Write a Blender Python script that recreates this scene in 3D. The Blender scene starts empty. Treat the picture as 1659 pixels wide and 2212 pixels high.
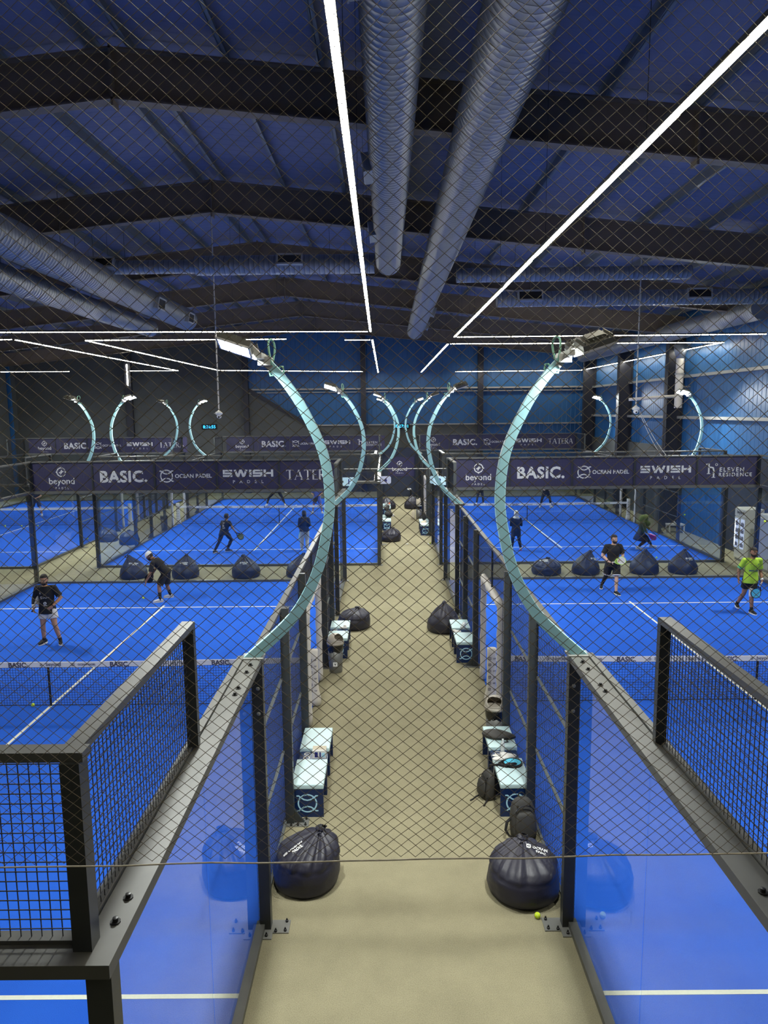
import bpy, bmesh, math, random
import numpy as np
from mathutils import Vector, Matrix, Quaternion, noise
from mathutils.bvhtree import BVHTree

scene = bpy.context.scene
COL = scene.collection
R = math.radians
rng = random.Random(7)

# ------------------------------------------------------------------ camera
FPX, W, H = 1564.1, 1659.0, 2212.0
yaw, pitch, roll = -0.0024, 0.1396, -0.0098
fw = Vector((math.sin(yaw) * math.cos(pitch), math.cos(yaw) * math.cos(pitch), -math.sin(pitch)))
rt = Vector((math.cos(yaw), -math.sin(yaw), 0))
up = rt.cross(fw)
rt2 = math.cos(roll) * rt + math.sin(roll) * up
up2 = -math.sin(roll) * rt + math.cos(roll) * up
cd = bpy.data.cameras.new('camera')
cam = bpy.data.objects.new('camera', cd)
COL.objects.link(cam)
cam.matrix_world = Matrix(((rt2.x, up2.x, -fw.x, 0), (rt2.y, up2.y, -fw.y, -3.1416), (rt2.z, up2.z, -fw.z, 5.5278), (0, 0, 0, 1)))
cd.sensor_fit = 'VERTICAL'
cd.sensor_height = 36
cd.lens = FPX / H * 36
cd.clip_start = 0.05
cd.clip_end = 300
scene.camera = cam

# ------------------------------------------------------------------ light and exposure
LED_STRENGTH = 38.0          # ceiling LED lines
FLOOD_STRENGTH = 540.0       # arched floodlights
world = bpy.data.worlds.new('world')
scene.world = world
world.use_nodes = True
world.node_tree.nodes['Background'].inputs[0].default_value = (0.10, 0.13, 0.2, 1)
world.node_tree.nodes['Background'].inputs[1].default_value = 0.3
vs = scene.view_settings
vs.view_transform = 'Standard'
vs.look = 'None'
vs.gamma = 1
vs.exposure = 0.42
vs.use_curve_mapping = False
cy = scene.cycles
cy.use_denoising = True
cy.max_bounces = 8
cy.diffuse_bounces = 4
cy.glossy_bounces = 3
cy.transparent_max_bounces = 40
cy.sample_clamp_indirect = 6
cy.caustics_reflective = False
cy.caustics_refractive = False


# ------------------------------------------------------------------ materials
def mat(name, col, rough=0.5, metal=0.0, spec=0.5, emit=None, estr=0.0, noise_s=0.0, noise_scale=20.0, bump=0.0, bump_scale=80.0):
    m = bpy.data.materials.new(name)
    m.use_nodes = True
    nt = m.node_tree
    b = nt.nodes['Principled BSDF']
    b.inputs['Base Color'].default_value = (*col, 1)
    b.inputs['Roughness'].default_value = rough
    b.inputs['Metallic'].default_value = metal
    b.inputs['Specular IOR Level'].default_value = spec
    if emit:
        b.inputs['Emission Color'].default_value = (*emit, 1)
        b.inputs['Emission Strength'].default_value = estr
    if noise_s or bump:
        tc = nt.nodes.new('ShaderNodeTexCoord')
    if noise_s:
        n = nt.nodes.new('ShaderNodeTexNoise')
        n.inputs['Scale'].default_value = noise_scale
        n.inputs['Detail'].default_value = 5
        nt.links.new(tc.outputs['Object'], n.inputs['Vector'])
        mx = nt.nodes.new('ShaderNodeMix')
        mx.data_type = 'RGBA'
        mx.inputs[6].default_value = (*[c * (1 - noise_s) for c in col], 1)
        mx.inputs[7].default_value = (*[min(1, c * (1 + noise_s)) for c in col], 1)
        nt.links.new(n.outputs['Fac'], mx.inputs[0])
        nt.links.new(mx.outputs[2], b.inputs['Base Color'])
    if bump:
        n2 = nt.nodes.new('ShaderNodeTexNoise')
        n2.inputs['Scale'].default_value = bump_scale
        n2.inputs['Detail'].default_value = 6
        nt.links.new(tc.outputs['Object'], n2.inputs['Vector'])
        bp = nt.nodes.new('ShaderNodeBump')
        bp.inputs['Strength'].default_value = bump
        bp.inputs['Distance'].default_value = 0.02
        nt.links.new(n2.outputs['Fac'], bp.inputs['Height'])
        nt.links.new(bp.outputs['Normal'], b.inputs['Normal'])
    return m


def ribbed(name, col, axis, pitch_m, depth=0.4, rough=0.45, metal=0.0):
    """sheet metal with narrow ribs every pitch_m along axis"""
    m = mat(name, col, rough, metal, noise_s=0.12, noise_scale=0.6)
    nt = m.node_tree
    b = nt.nodes['Principled BSDF']
    g = nt.nodes.new('ShaderNodeNewGeometry')
    sp = nt.nodes.new('ShaderNodeSeparateXYZ')
    nt.links.new(g.outputs['Position'], sp.inputs[0])
    ml = nt.nodes.new('ShaderNodeMath'); ml.operation = 'MULTIPLY'
    ml.inputs[1].default_value = 1.0 / pitch_m
    nt.links.new(sp.outputs[axis], ml.inputs[0])
    fr = nt.nodes.new('ShaderNodeMath'); fr.operation = 'FRACT'
    nt.links.new(ml.outputs[0], fr.inputs[0])
    cr = nt.nodes.new('ShaderNodeValToRGB')
    cr.color_ramp.elements[0].position = 0.0
    cr.color_ramp.elements[0].color = (0, 0, 0, 1)
    cr.color_ramp.elements[1].position = 0.16
    cr.color_ramp.elements[1].color = (1, 1, 1, 1)
    nt.links.new(fr.outputs[0], cr.inputs[0])
    bp = nt.nodes.new('ShaderNodeBump')
    bp.inputs['Strength'].default_value = depth
    bp.inputs['Distance'].default_value = 0.03
    nt.links.new(cr.outputs[0], bp.inputs['Height'])
    nt.links.new(bp.outputs['Normal'], b.inputs['Normal'])
    return m


def glass_mat(name, tint, ior=1.5, gain=1.0):
    m = bpy.data.materials.new(name)
    m.use_nodes = True
    nt = m.node_tree
    nt.nodes.clear()
    out = nt.nodes.new('ShaderNodeOutputMaterial')
    tr = nt.nodes.new('ShaderNodeBsdfTransparent')
    tr.inputs[0].default_value = (*tint, 1)
    gl = nt.nodes.new('ShaderNodeBsdfGlossy')
    gl.inputs['Roughness'].default_value = 0.02
    gl.inputs[0].default_value = (1, 1, 1, 1)
    fr = nt.nodes.new('ShaderNodeFresnel')
    fr.inputs[0].default_value = ior
    ge = nt.nodes.new('ShaderNodeNewGeometry')
    inv = nt.nodes.new('ShaderNodeMath'); inv.operation = 'SUBTRACT'
    inv.inputs[0].default_value = gain
    nt.links.new(ge.outputs['Backfacing'], inv.inputs[1])
    mu = nt.nodes.new('ShaderNodeMath'); mu.operation = 'MULTIPLY'; mu.use_clamp = True
    nt.links.new(fr.outputs[0], mu.inputs[0])
    nt.links.new(inv.outputs[0], mu.inputs[1])
    mx = nt.nodes.new('ShaderNodeMixShader')
    nt.links.new(mu.outputs[0], mx.inputs[0])
    nt.links.new(tr.outputs[0], mx.inputs[1])
    nt.links.new(gl.outputs[0], mx.inputs[2])
    nt.links.new(mx.outputs[0], out.inputs[0])
    return m


def turf_mat():
    m = mat('blue_turf', (0.016, 0.105, 0.62), 0.9, spec=0.15)
    nt = m.node_tree
    b = nt.nodes['Principled BSDF']
    tc = nt.nodes.new('ShaderNodeTexCoord')
    big = nt.nodes.new('ShaderNodeTexNoise'); big.inputs['Scale'].default_value = 0.9; big.inputs['Detail'].default_value = 6
    fine = nt.nodes.new('ShaderNodeTexNoise'); fine.inputs['Scale'].default_value = 160; fine.inputs['Detail'].default_value = 2
    nt.links.new(tc.outputs['Object'], big.inputs['Vector'])
    nt.links.new(tc.outputs['Object'], fine.inputs['Vector'])
    mx = nt.nodes.new('ShaderNodeMix'); mx.data_type = 'RGBA'
    mx.inputs[6].default_value = (0.014, 0.100, 0.58, 1)
    mx.inputs[7].default_value = (0.024, 0.140, 0.70, 1)
    nt.links.new(big.outputs['Fac'], mx.inputs[0])
    mx2 = nt.nodes.new('ShaderNodeMix'); mx2.data_type = 'RGBA'; mx2.blend_type = 'MULTIPLY'
    mx2.inputs[0].default_value = 0.35
    nt.links.new(mx.outputs[2], mx2.inputs[6])
    nt.links.new(fine.outputs['Color'], mx2.inputs[7])
    nt.links.new(mx.outputs[2], b.inputs['Base Color'])
    bp = nt.nodes.new('ShaderNodeBump'); bp.inputs['Strength'].default_value = 0.5; bp.inputs['Distance'].default_value = 0.01
    nt.links.new(fine.outputs['Fac'], bp.inputs['Height'])
    nt.links.new(bp.outputs['Normal'], b.inputs['Normal'])
    return m


def carpet_mat():
    m = mat('beige_carpet', (0.30, 0.24, 0.14), 0.95, spec=0.1)
    nt = m.node_tree
    b = nt.nodes['Principled BSDF']
    tc = nt.nodes.new('ShaderNodeTexCoord')
    n1 = nt.nodes.new('ShaderNodeTexNoise'); n1.inputs['Scale'].default_value = 1.3; n1.inputs['Detail'].default_value = 8; n1.inputs['Roughness'].default_value = 0.7
    n2 = nt.nodes.new('ShaderNodeTexNoise'); n2.inputs['Scale'].default_value = 110; n2.inputs['Detail'].default_value = 3
    for n in (n1, n2):
        nt.links.new(tc.outputs['Object'], n.inputs['Vector'])
    r1 = nt.nodes.new('ShaderNodeValToRGB')
    r1.color_ramp.elements[0].position = 0.25; r1.color_ramp.elements[0].color = (0.248, 0.224, 0.143, 1)
    r1.color_ramp.elements[1].position = 0.7; r1.color_ramp.elements[1].color = (0.328, 0.296, 0.188, 1)
    nt.links.new(n1.outputs['Fac'], r1.inputs[0])
    r2 = nt.nodes.new('ShaderNodeValToRGB')
    r2.color_ramp.elements[0].position = 0.3; r2.color_ramp.elements[0].color = (0.6, 0.6, 0.6, 1)
    r2.color_ramp.elements[1].position = 0.7; r2.color_ramp.elements[1].color = (1.2, 1.2, 1.2, 1)
    nt.links.new(n2.outputs['Fac'], r2.inputs[0])
    mx = nt.nodes.new('ShaderNodeMix'); mx.data_type = 'RGBA'; mx.blend_type = 'MULTIPLY'; mx.inputs[0].default_value = 0.6
    nt.links.new(r1.outputs[0], mx.inputs[6])
    nt.links.new(r2.outputs[0], mx.inputs[7])
    nt.links.new(mx.outputs[2], b.inputs['Base Color'])
    bp = nt.nodes.new('ShaderNodeBump'); bp.inputs['Strength'].default_value = 0.4; bp.inputs['Distance'].default_value = 0.01
    nt.links.new(n2.outputs['Fac'], bp.inputs['Height'])
    nt.links.new(bp.outputs['Normal'], b.inputs['Normal'])
    return m


M = dict(
    turf=turf_mat(),
    carpet=carpet_mat(),
    line=mat('white_court_paint', (0.78, 0.77, 0.64), 0.8, noise_s=0.1, noise_scale=40),
    steel=mat('charcoal_powder_coat', (0.036, 0.040, 0.040), 0.40, 0.1, 0.6, noise_s=0.25, noise_scale=6),
    rail=mat('satin_rail_coat', (0.085, 0.085, 0.075), 0.42, 0.2, 1.0, noise_s=0.3, noise_scale=5),
    wire=mat('black_wire', (0.050, 0.052, 0.056), 0.38, 0.3, 1.0),
    glass=glass_mat('court_glass', (0.93, 0.96, 0.97), 1.52, 1.0),
    galv=mat('galvanised_plate', (0.24, 0.24, 0.22), 0.45, 0.4),
    bolt=mat('black_bolt', (0.02, 0.02, 0.02), 0.4, 0.5),
    teal=mat('pale_teal_paint', (0.33, 0.60, 0.65), 0.45),
    lampmetal=mat('lamp_bracket_grey', (0.55, 0.55, 0.52), 0.4, 0.5),
    lamphouse=mat('lamp_housing_dark', (0.10, 0.10, 0.085), 0.45, 0.3),
    flood=mat('flood_panel', (1, 1, 1), 0.4, emit=(0.96, 1.0, 0.97), estr=FLOOD_STRENGTH),
    floodframe=mat('flood_frame', (0.6, 0.6, 0.58), 0.35, 0.3),
    cable=mat('green_cable', (0.25, 0.55, 0.40), 0.5),
    led=mat('led_line', (1, 1, 1), 0.4, emit=(1.0, 0.93, 0.74), estr=LED_STRENGTH),
    ledcase=mat('led_profile_black', (0.02, 0.02, 0.022), 0.5),
    navy=mat('navy_banner_vinyl', (0.030, 0.026, 0.085), 0.55, noise_s=0.1, noise_scale=3),
    white=mat('white_print', (0.80, 0.80, 0.78), 0.6),
    whitepad=mat('white_padding', (0.66, 0.62, 0.56), 0.6, noise_s=0.12, noise_scale=8),
    netcord=mat('black_net_cord', (0.008, 0.009, 0.014), 0.7),
    band=mat('white_net_band', (0.72, 0.70, 0.68), 0.7),
    bandink=mat('dark_band_print', (0.05, 0.045, 0.09), 0.7),
    roof=ribbed('roof_sheet', (0.17, 0.19, 0.29), 1, 0.33, 0.3, 0.6),
    beam=mat('dark_rafter_paint', (0.19, 0.15, 0.11), 0.55, noise_s=0.2, noise_scale=2),
    purlin=mat('galvanised_purlin', (0.20, 0.22, 0.22), 0.45, 0.3),
    wallblue=ribbed('blue_wall_cladding', (0.018, 0.105, 0.28), 0, 0.3, 0.6, 0.45),
    wallblue_side=ribbed('blue_side_cladding', (0.018, 0.105, 0.28), 1, 0.3, 0.6, 0.45),
    walldark=mat('charcoal_wall_paint', (0.080, 0.087, 0.086), 0.75, noise_s=0.2, noise_scale=1.2),
    wallslate=mat('slate_blue_partition', (0.022, 0.030, 0.055), 0.7, noise_s=0.15, noise_scale=2),
    girt=mat('pale_girt', (0.34, 0.34, 0.32), 0.5, 0.2),
    column=mat('dark_column_paint', (0.020, 0.022, 0.035), 0.55),
    duct=mat('spiral_duct_metal', (0.33, 0.35, 0.37), 0.42, 0.5, noise_s=0.1, noise_scale=3),
    ductseam=mat('duct_seam_dark', (0.10, 0.105, 0.115), 0.5, 0.5),
    vent=mat('vent_frame_white', (0.50, 0.50, 0.48), 0.5),
    ventdark=mat('vent_grille_dark', (0.03, 0.03, 0.035), 0.6),
    rod=mat('white_rod', (0.62, 0.60, 0.54), 0.5),
    bagnight=mat('bean_bag_nylon_black', (0.017, 0.016, 0.030), 0.46, bump=0.3, bump_scale=9),
    bagnavy=mat('bean_bag_nylon_navy', (0.010, 0.014, 0.040), 0.5, bump=0.25, bump_scale=9),
    benchblue=mat('bench_navy_laminate', (0.004, 0.020, 0.085), 0.35),
    cushion=mat('pale_teal_cushion', (0.50, 0.66, 0.67), 0.45, noise_s=0.06, noise_scale=4),
    emblem=mat('light_blue_emblem', (0.42, 0.70, 0.86), 0.5),
    signblue=mat('pale_blue_sign', (0.50, 0.72, 0.85), 0.45),
    signpale=mat('lilac_white_sign', (0.62, 0.66, 0.85), 0.45),
    inkblue=mat('dark_blue_numeral', (0.008, 0.012, 0.16), 0.5),
    bingrey=mat('grey_bin_steel', (0.17, 0.17, 0.16), 0.4, 0.4),
    binlid=mat('beige_bin_lid', (0.40, 0.36, 0.30), 0.4, 0.1),
    bagliner=mat('black_bin_liner', (0.008, 0.008, 0.008), 0.25, bump=0.8, bump_scale=25),
    black=mat('matt_black', (0.006, 0.006, 0.007), 0.8),
    blackcloth=mat('black_cloth', (0.010, 0.010, 0.012), 0.85),
    blackgloss=mat('black_gloss', (0.008, 0.008, 0.009), 0.25),
    grey=mat('mid_grey', (0.18, 0.18, 0.18), 0.6),
    ballyellow=mat('tennis_ball_felt', (0.62, 0.80, 0.02), 0.85, noise_s=0.1, noise_scale=90),
    whitecloth=mat('white_cloth', (0.66, 0.64, 0.60), 0.85),
    cream=mat('cream_canvas', (0.56, 0.50, 0.38), 0.85),
    fridge=mat('fridge_white_enamel', (0.62, 0.60, 0.52), 0.35),
    fridgeglass=mat('fridge_lit_glass', (0.40, 0.44, 0.55), 0.15, emit=(0.75, 0.82, 1.0), estr=0.35),
    fridgelamp=mat('fridge_tube', (1, 1, 1), 0.4, emit=(0.9, 0.95, 1.0), estr=3.0),
    fridgeblue=mat('fridge_blue_wrap', (0.01, 0.045, 0.20), 0.4),
    fridgegrey=mat('fridge_grey_wrap', (0.33, 0.34, 0.38), 0.4),
    ledcyan=mat('clock_digits', (0.0, 0.2, 0.4), 0.5, emit=(0.03, 0.45, 1.0), estr=2.2),
    netbrass=mat('safety_net_twine', (0.11, 0.088, 0.05), 0.45, 0.0, 0.5),
    rope=mat('safety_net_rope', (0.42, 0.38, 0.30), 0.6, noise_s=0.5, noise_scale=30),
    orange=mat('orange_print', (0.75, 0.16, 0.06), 0.6),
    pink=mat('pink_racket', (0.75, 0.05, 0.22), 0.4),
    cyan=mat('cyan_racket', (0.08, 0.55, 0.75), 0.4),
    lime=mat('lime_racket', (0.45, 0.70, 0.12), 0.4),
    canvasgrey=mat('charcoal_bag_canvas', (0.035, 0.033, 0.030), 0.7),
    clearplastic=mat('clear_plastic', (0.62, 0.66, 0.66), 0.15),
    skin=mat('skin_tan', (0.46, 0.24, 0.14), 0.55),
    skin2=mat('skin_brown', (0.34, 0.165, 0.09), 0.55),
    skin3=mat('skin_light', (0.58, 0.35, 0.24), 0.55),
    hair=mat('dark_hair', (0.020, 0.015, 0.012), 0.8),
    limeshirt=mat('lime_shirt_cloth', (0.44, 0.68, 0.045), 0.8, noise_s=0.1, noise_scale=12),
    greenpatch=mat('mint_sleeve_cloth', (0.16, 0.60, 0.26), 0.8),
    navycloth=mat('navy_cloth', (0.012, 0.018, 0.045), 0.85),
    beigecloth=mat('beige_cloth', (0.62, 0.55, 0.42), 0.85, noise_s=0.1, noise_scale=12),
    olivecloth=mat('olive_cloth', (0.10, 0.12, 0.035), 0.85),
    darkolive=mat('dark_olive_cloth', (0.028, 0.032, 0.020), 0.85),
    periwinkle=mat('periwinkle_cloth', (0.10, 0.14, 0.42), 0.85),
)


# ------------------------------------------------------------------ mesh helpers
class MB:
    def __init__(self):
        self.v, self.f = [], []

    def add(self, v, f):
        n = len(self.v)
        self.v += [tuple(p) for p in v]
        self.f += [tuple(i + n for i in q) for q in f]
        return self

    def box(self, x0, x1, y0, y1, z0, z1):
        return self.add([(x0, y0, z0), (x1, y0, z0), (x1, y1, z0), (x0, y1, z0), (x0, y0, z1), (x1, y0, z1), (x1, y1, z1), (x0, y1, z1)],
                        [(0, 3, 2, 1), (4, 5, 6, 7), (0, 1, 5, 4), (1, 2, 6, 5), (2, 3, 7, 6), (3, 0, 4, 7)])

    def bar(self, a, b, w, h=None, ref=(0, 0, 1)):
        """box from a to b; w across, h along ref"""
        a, b = Vector(a), Vector(b)
        h = w if h is None else h
        d = (b - a).normalized()
        r = Vector(ref)
        if abs(d.dot(r)) > 0.98:
            r = Vector((0, 1, 0))
        s = d.cross(r).normalized()
        u = s.cross(d).normalized()
        s, u = s * w / 2, u * h / 2
        return self.add([a - s - u, a + s - u, a + s + u, a - s + u, b - s - u, b + s - u, b + s + u, b - s + u],
                        [(0, 3, 2, 1), (4, 5, 6, 7), (0, 1, 5, 4), (1, 2, 6, 5), (2, 3, 7, 6), (3, 0, 4, 7)][::1])

    def rings(self, rs, cap=True, closed=True):
        n = len(rs[0])
        v = [p for r in rs for p in r]
        f = []
        for i in range(len(rs) - 1):
            for j in range(n if closed else n - 1):
                k = (j + 1) % n
                f.append((i * n + j, i * n + k, (i + 1) * n + k, (i + 1) * n + j))
        if cap and closed:
            f.append(tuple(range(n - 1, -1, -1)))
            f.append(tuple((len(rs) - 1) * n + j for j in range(n)))
        return self.add(v, f)

    def tube(self, pts, rad, n=8, cap=True):
        pts = [Vector(p) for p in pts]
        rad = rad if isinstance(rad, (list, tuple)) else [rad] * len(pts)
        rs = []
        s = None
        for i, p in enumerate(pts):
            d = (pts[min(i + 1, len(pts) - 1)] - pts[max(i - 1, 0)]).normalized()
            if s is None:
                s = d.orthogonal().normalized()
            else:
                s = (s - d * s.dot(d))
                s = s.normalized() if s.length > 1e-6 else d.orthogonal().normalized()
            t = d.cross(s)
            rs.append([p + (s * math.cos(2 * math.pi * k / n) + t * math.sin(2 * math.pi * k / n)) * rad[i] for k in range(n)])
        return self.rings(rs, cap)

    def lathe(self, prof, n=24, c=(0, 0, 0), cap=True):
        return self.rings([[(c[0] + r * math.cos(2 * math.pi * k / n), c[1] + r * math.sin(2 * math.pi * k / n), c[2] + z) for k in range(n)] for r, z in prof], cap)

    def ellipsoid(self, c, ax, n=16, m=10):
        """ax: three vectors"""
        c = Vector(c)
        X, Y, Z = [Vector(a) for a in ax]
        rs = []
        for i in range(1, m):
            t = math.pi * i / m - math.pi / 2
            rs.append([c + Z * math.sin(t) + (X * math.cos(2 * math.pi * k / n) + Y * math.sin(2 * math.pi * k / n)) * math.cos(t) for k in range(n)])
        return self.rings(rs, True)

    def prism(self, poly, y0, y1):
        """poly of (x,z), extruded from y0 to y1"""
        n = len(poly)
        v = [(x, y0, z) for x, z in poly] + [(x, y1, z) for x, z in poly]
        f = [tuple(range(n)), tuple(range(2 * n - 1, n - 1, -1))] + [(i, i + n, (i + 1) % n + n, (i + 1) % n) for i in range(n)]
        return self.add(v, f)

    def xf(self, m):
        self.v = [tuple(m @ Vector(p)) for p in self.v]
        return self

    def cat(self, o, m=None):
        v = o.v if m is None else [tuple(m @ Vector(p)) for p in o.v]
        return self.add(v, o.f)

    def mesh(self, name):
        me = bpy.data.meshes.new(name)
        me.from_pydata(self.v, [], self.f)
        me.update()
        return me

    def obj(self, name, m, parent=None, smooth=False, fix=True, bevel=0.0):
        me = self.mesh(name)
        if fix:
            bm = bmesh.new(); bm.from_mesh(me)
            if bevel:
                bmesh.ops.remove_doubles(bm, verts=bm.verts, dist=1e-5)
                bmesh.ops.bevel(bm, geom=[e for e in bm.edges if len(e.link_faces) == 2 and e.calc_face_angle(0) > 0.5], offset=bevel, segments=2, affect='EDGES', profile=0.6)
            bmesh.ops.recalc_face_normals(bm, faces=bm.faces)
            bm.to_mesh(me); bm.free()
        return link(name, me, m, parent, smooth)


def link(name, me, m, parent=None, smooth=False):
    o = bpy.data.objects.new(name, me)
    COL.objects.link(o)
    if m is not None and not me.materials:
        me.materials.append(M[m] if isinstance(m, str) else m)
    if parent:
        o.parent = parent
    if smooth:
        me.polygons.foreach_set('use_smooth', [True] * len(me.polygons))
    return o


def tag(o, label=None, cat=None, group=None, kind=None):
    if label: o['label'] = label
    if cat: o['category'] = cat
    if group: o['group'] = group
    if kind: o['kind'] = kind
    return o


def empty(name, loc, label, cat, group=None, rz=0.0, scale=1.0):
    o = bpy.data.objects.new(name, None)
    COL.objects.link(o)
    o.empty_display_size = 0.2
    o.location = loc
    o.rotation_euler = (0, 0, rz)
    o.scale = (scale,) * 3
    return tag(o, label, cat, group)


def copy_tree(o, parent=None):
    c = o.copy(); COL.objects.link(c)
    if parent: c.parent = parent
    for ch in list(o.children):
        copy_tree(ch, c)
    return c


def remeshed(mb, voxel, smooth=4, name='m', factor=0.5):
    """one continuous surface from the overlapping shapes in mb"""
    me = mb.mesh('tmp')
    bm = bmesh.new(); bm.from_mesh(me)
    bmesh.ops.recalc_face_normals(bm, faces=bm.faces)
    bm.to_mesh(me); bm.free()
    o = bpy.data.objects.new('tmp', me); COL.objects.link(o)
    rm = o.modifiers.new('r', 'REMESH'); rm.mode = 'VOXEL'; rm.voxel_size = voxel; rm.use_smooth_shade = True
    if smooth:
        sm = o.modifiers.new('s', 'SMOOTH'); sm.iterations = smooth; sm.factor = factor
    dg = bpy.context.evaluated_depsgraph_get()
    out = bpy.data.meshes.new_from_object(o.evaluated_get(dg))
    bpy.data.objects.remove(o); bpy.data.meshes.remove(me)
    out.name = name
    out.materials.clear()
    out.polygons.foreach_set('use_smooth', [True] * len(out.polygons))
    return out


# ------------------------------------------------------------------ flat lettering (x right, y up), in the XY plane
def text_mb(s, size=1.0, bold=0.0, space=1.0, align='CENTER', extrude=0.0):
    cu = bpy.data.curves.new('t', 'FONT')
    cu.body = s; cu.size = size; cu.offset = bold; cu.space_character = space
    cu.align_x = align; cu.align_y = 'CENTER'; cu.resolution_u = 3; cu.extrude = extrude
    o = bpy.data.objects.new('t', cu); COL.objects.link(o)
    dg = bpy.context.evaluated_depsgraph_get(); dg.update()
    me = bpy.data.meshes.new_from_object(o.evaluated_get(dg))
    mb = MB()
    mb.add([tuple(v.co) for v in me.vertices], [tuple(p.vertices) for p in me.polygons])
    bpy.data.objects.remove(o); bpy.data.curves.remove(cu); bpy.data.meshes.remove(me)
    return mb


def fit(mb, cx, cy, w=None, h=None):
    xs = [p[0] for p in mb.v]; ys = [p[1] for p in mb.v]
    k = w / (max(xs) - min(xs)) if w else h / (max(ys) - min(ys))
    ky = h / (max(ys) - min(ys)) if (w and h) else k
    mx, my = (max(xs) + min(xs)) / 2, (max(ys) + min(ys)) / 2
    mb.v = [((x - mx) * k + cx, (y - my) * ky + cy, z) for x, y, z in mb.v]
    return mb


def stroke(mb, pts, w, closed=False):
    pts = [Vector((p[0], p[1])) for p in pts]
    n = len(pts)
    L = []
    for i, p in enumerate(pts):
        if closed:
            d = (pts[(i + 1) % n] - pts[i - 1])
        else:
            d = pts[min(i + 1, n - 1)] - pts[max(i - 1, 0)]
        d.normalize()
        q = Vector((-d.y, d.x)) * w / 2
        L.append((p + q, p - q))
    lift = 2e-5 * len(mb.v)      # overlapping strokes must not share a plane
    v = [(*a, lift) for ab in L for a in ab]
    f = [(2 * i, 2 * i + 1, 2 * ((i + 1) % n) + 1, 2 * ((i + 1) % n)) for i in range(n if closed else n - 1)]
    mb.add(v, f)


def arc(cx, cy, r, a0, a1, n=20):
    return [(cx + r * math.cos(R(a0 + (a1 - a0) * i / n)), cy + r * math.sin(R(a0 + (a1 - a0) * i / n))) for i in range(n + 1)]


def ball_emblem(cx, cy, r, w):
    """ring with four ticks and two inner curves"""
    mb = MB()
    stroke(mb, arc(cx, cy, r, 0, 360, 36)[:-1], w, True)
    for a in (0, 90, 180, 270):
        c, s = math.cos(R(a)), math.sin(R(a))
        stroke(mb, [(cx + c * r, cy + s * r), (cx + c * r * 1.32, cy + s * r * 1.32)], w)
    stroke(mb, arc(cx - r * 0.75, cy + r * 0.75, r * 0.95, -78, -12, 12), w)
    stroke(mb, arc(cx + r * 0.75, cy - r * 0.75, r * 0.95, 102, 168, 12), w)
    return mb


def court_emblem(cx, cy, r, w):
    """ring crossed by two lens curves whose tails reach out at the corners"""
    mb = MB()
    stroke(mb, arc(cx, cy, r, 0, 360, 40)[:-1], w, True)
    for s in (1, -1):
        pts = [(cx - r * 1.18, cy + s * r * 0.86), (cx - r * 0.95, cy + s * r * 0.88), (cx - r * 0.7, cy + s * r * 0.66), (cx - r * 0.38, cy + s * r * 0.44), (cx, cy + s * r * 0.36),
               (cx + r * 0.38, cy + s * r * 0.44), (cx + r * 0.7, cy + s * r * 0.66), (cx + r * 0.95, cy + s * r * 0.88), (cx + r * 1.18, cy + s * r * 0.86)]
        stroke(mb, pts, w)
    return mb


def serif_word(word, h, gap):
    mb = MB(); x = 0
    th, tn = h * 0.17, h * 0.05
    for ch in word:
        if ch == 'T':
            w = h * 0.82
            stroke(mb, [(x, h - tn / 2), (x + w, h - tn / 2)], tn)
            stroke(mb, [(x + w / 2, 0), (x + w / 2, h)], th)
            stroke(mb, [(x + tn / 2, h), (x + tn / 2, h - h * 0.14)], tn); stroke(mb, [(x + w - tn / 2, h), (x + w - tn / 2, h - h * 0.14)], tn)
            stroke(mb, [(x + w / 2 - th, tn / 2), (x + w / 2 + th, tn / 2)], tn)
        elif ch == 'A':
            w = h * 0.95
            stroke(mb, [(x + tn, 0), (x + w * 0.47, h)], tn)
            stroke(mb, [(x + w * 0.5, h), (x + w - th * 0.6, 0)], th)
            stroke(mb, [(x + w * 0.2, h * 0.36), (x + w * 0.7, h * 0.36)], tn)
            stroke(mb, [(x - tn, tn / 2), (x + w * 0.2, tn / 2)], tn); stroke(mb, [(x + w * 0.7, tn / 2), (x + w, tn / 2)], tn)
        elif ch == 'E':
            w = h * 0.6
            stroke(mb, [(x + th / 2, 0), (x + th / 2, h)], th)
            for yy, l in ((h - tn / 2, 1.0), (h * 0.52, 0.75), (tn / 2, 1.0)):
                stroke(mb, [(x, yy), (x + w * l, yy)], tn)
        elif ch == 'R':
            w = h * 0.68
            stroke(mb, [(x + th / 2, 0), (x + th / 2, h)], th)
            stroke(mb, [(x, h - tn / 2), (x + w * 0.5, h - tn / 2)] + arc(x + w * 0.5, h * 0.75, h * 0.23, 80, -80, 10) + [(x + th, h * 0.5)], th * 0.55)
            stroke(mb, [(x + w * 0.45, h * 0.5), (x + w, 0)], th)
            stroke(mb, [(x - tn, tn / 2), (x + th * 1.5, tn / 2)], tn)
        x += w + gap
    return mb


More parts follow.
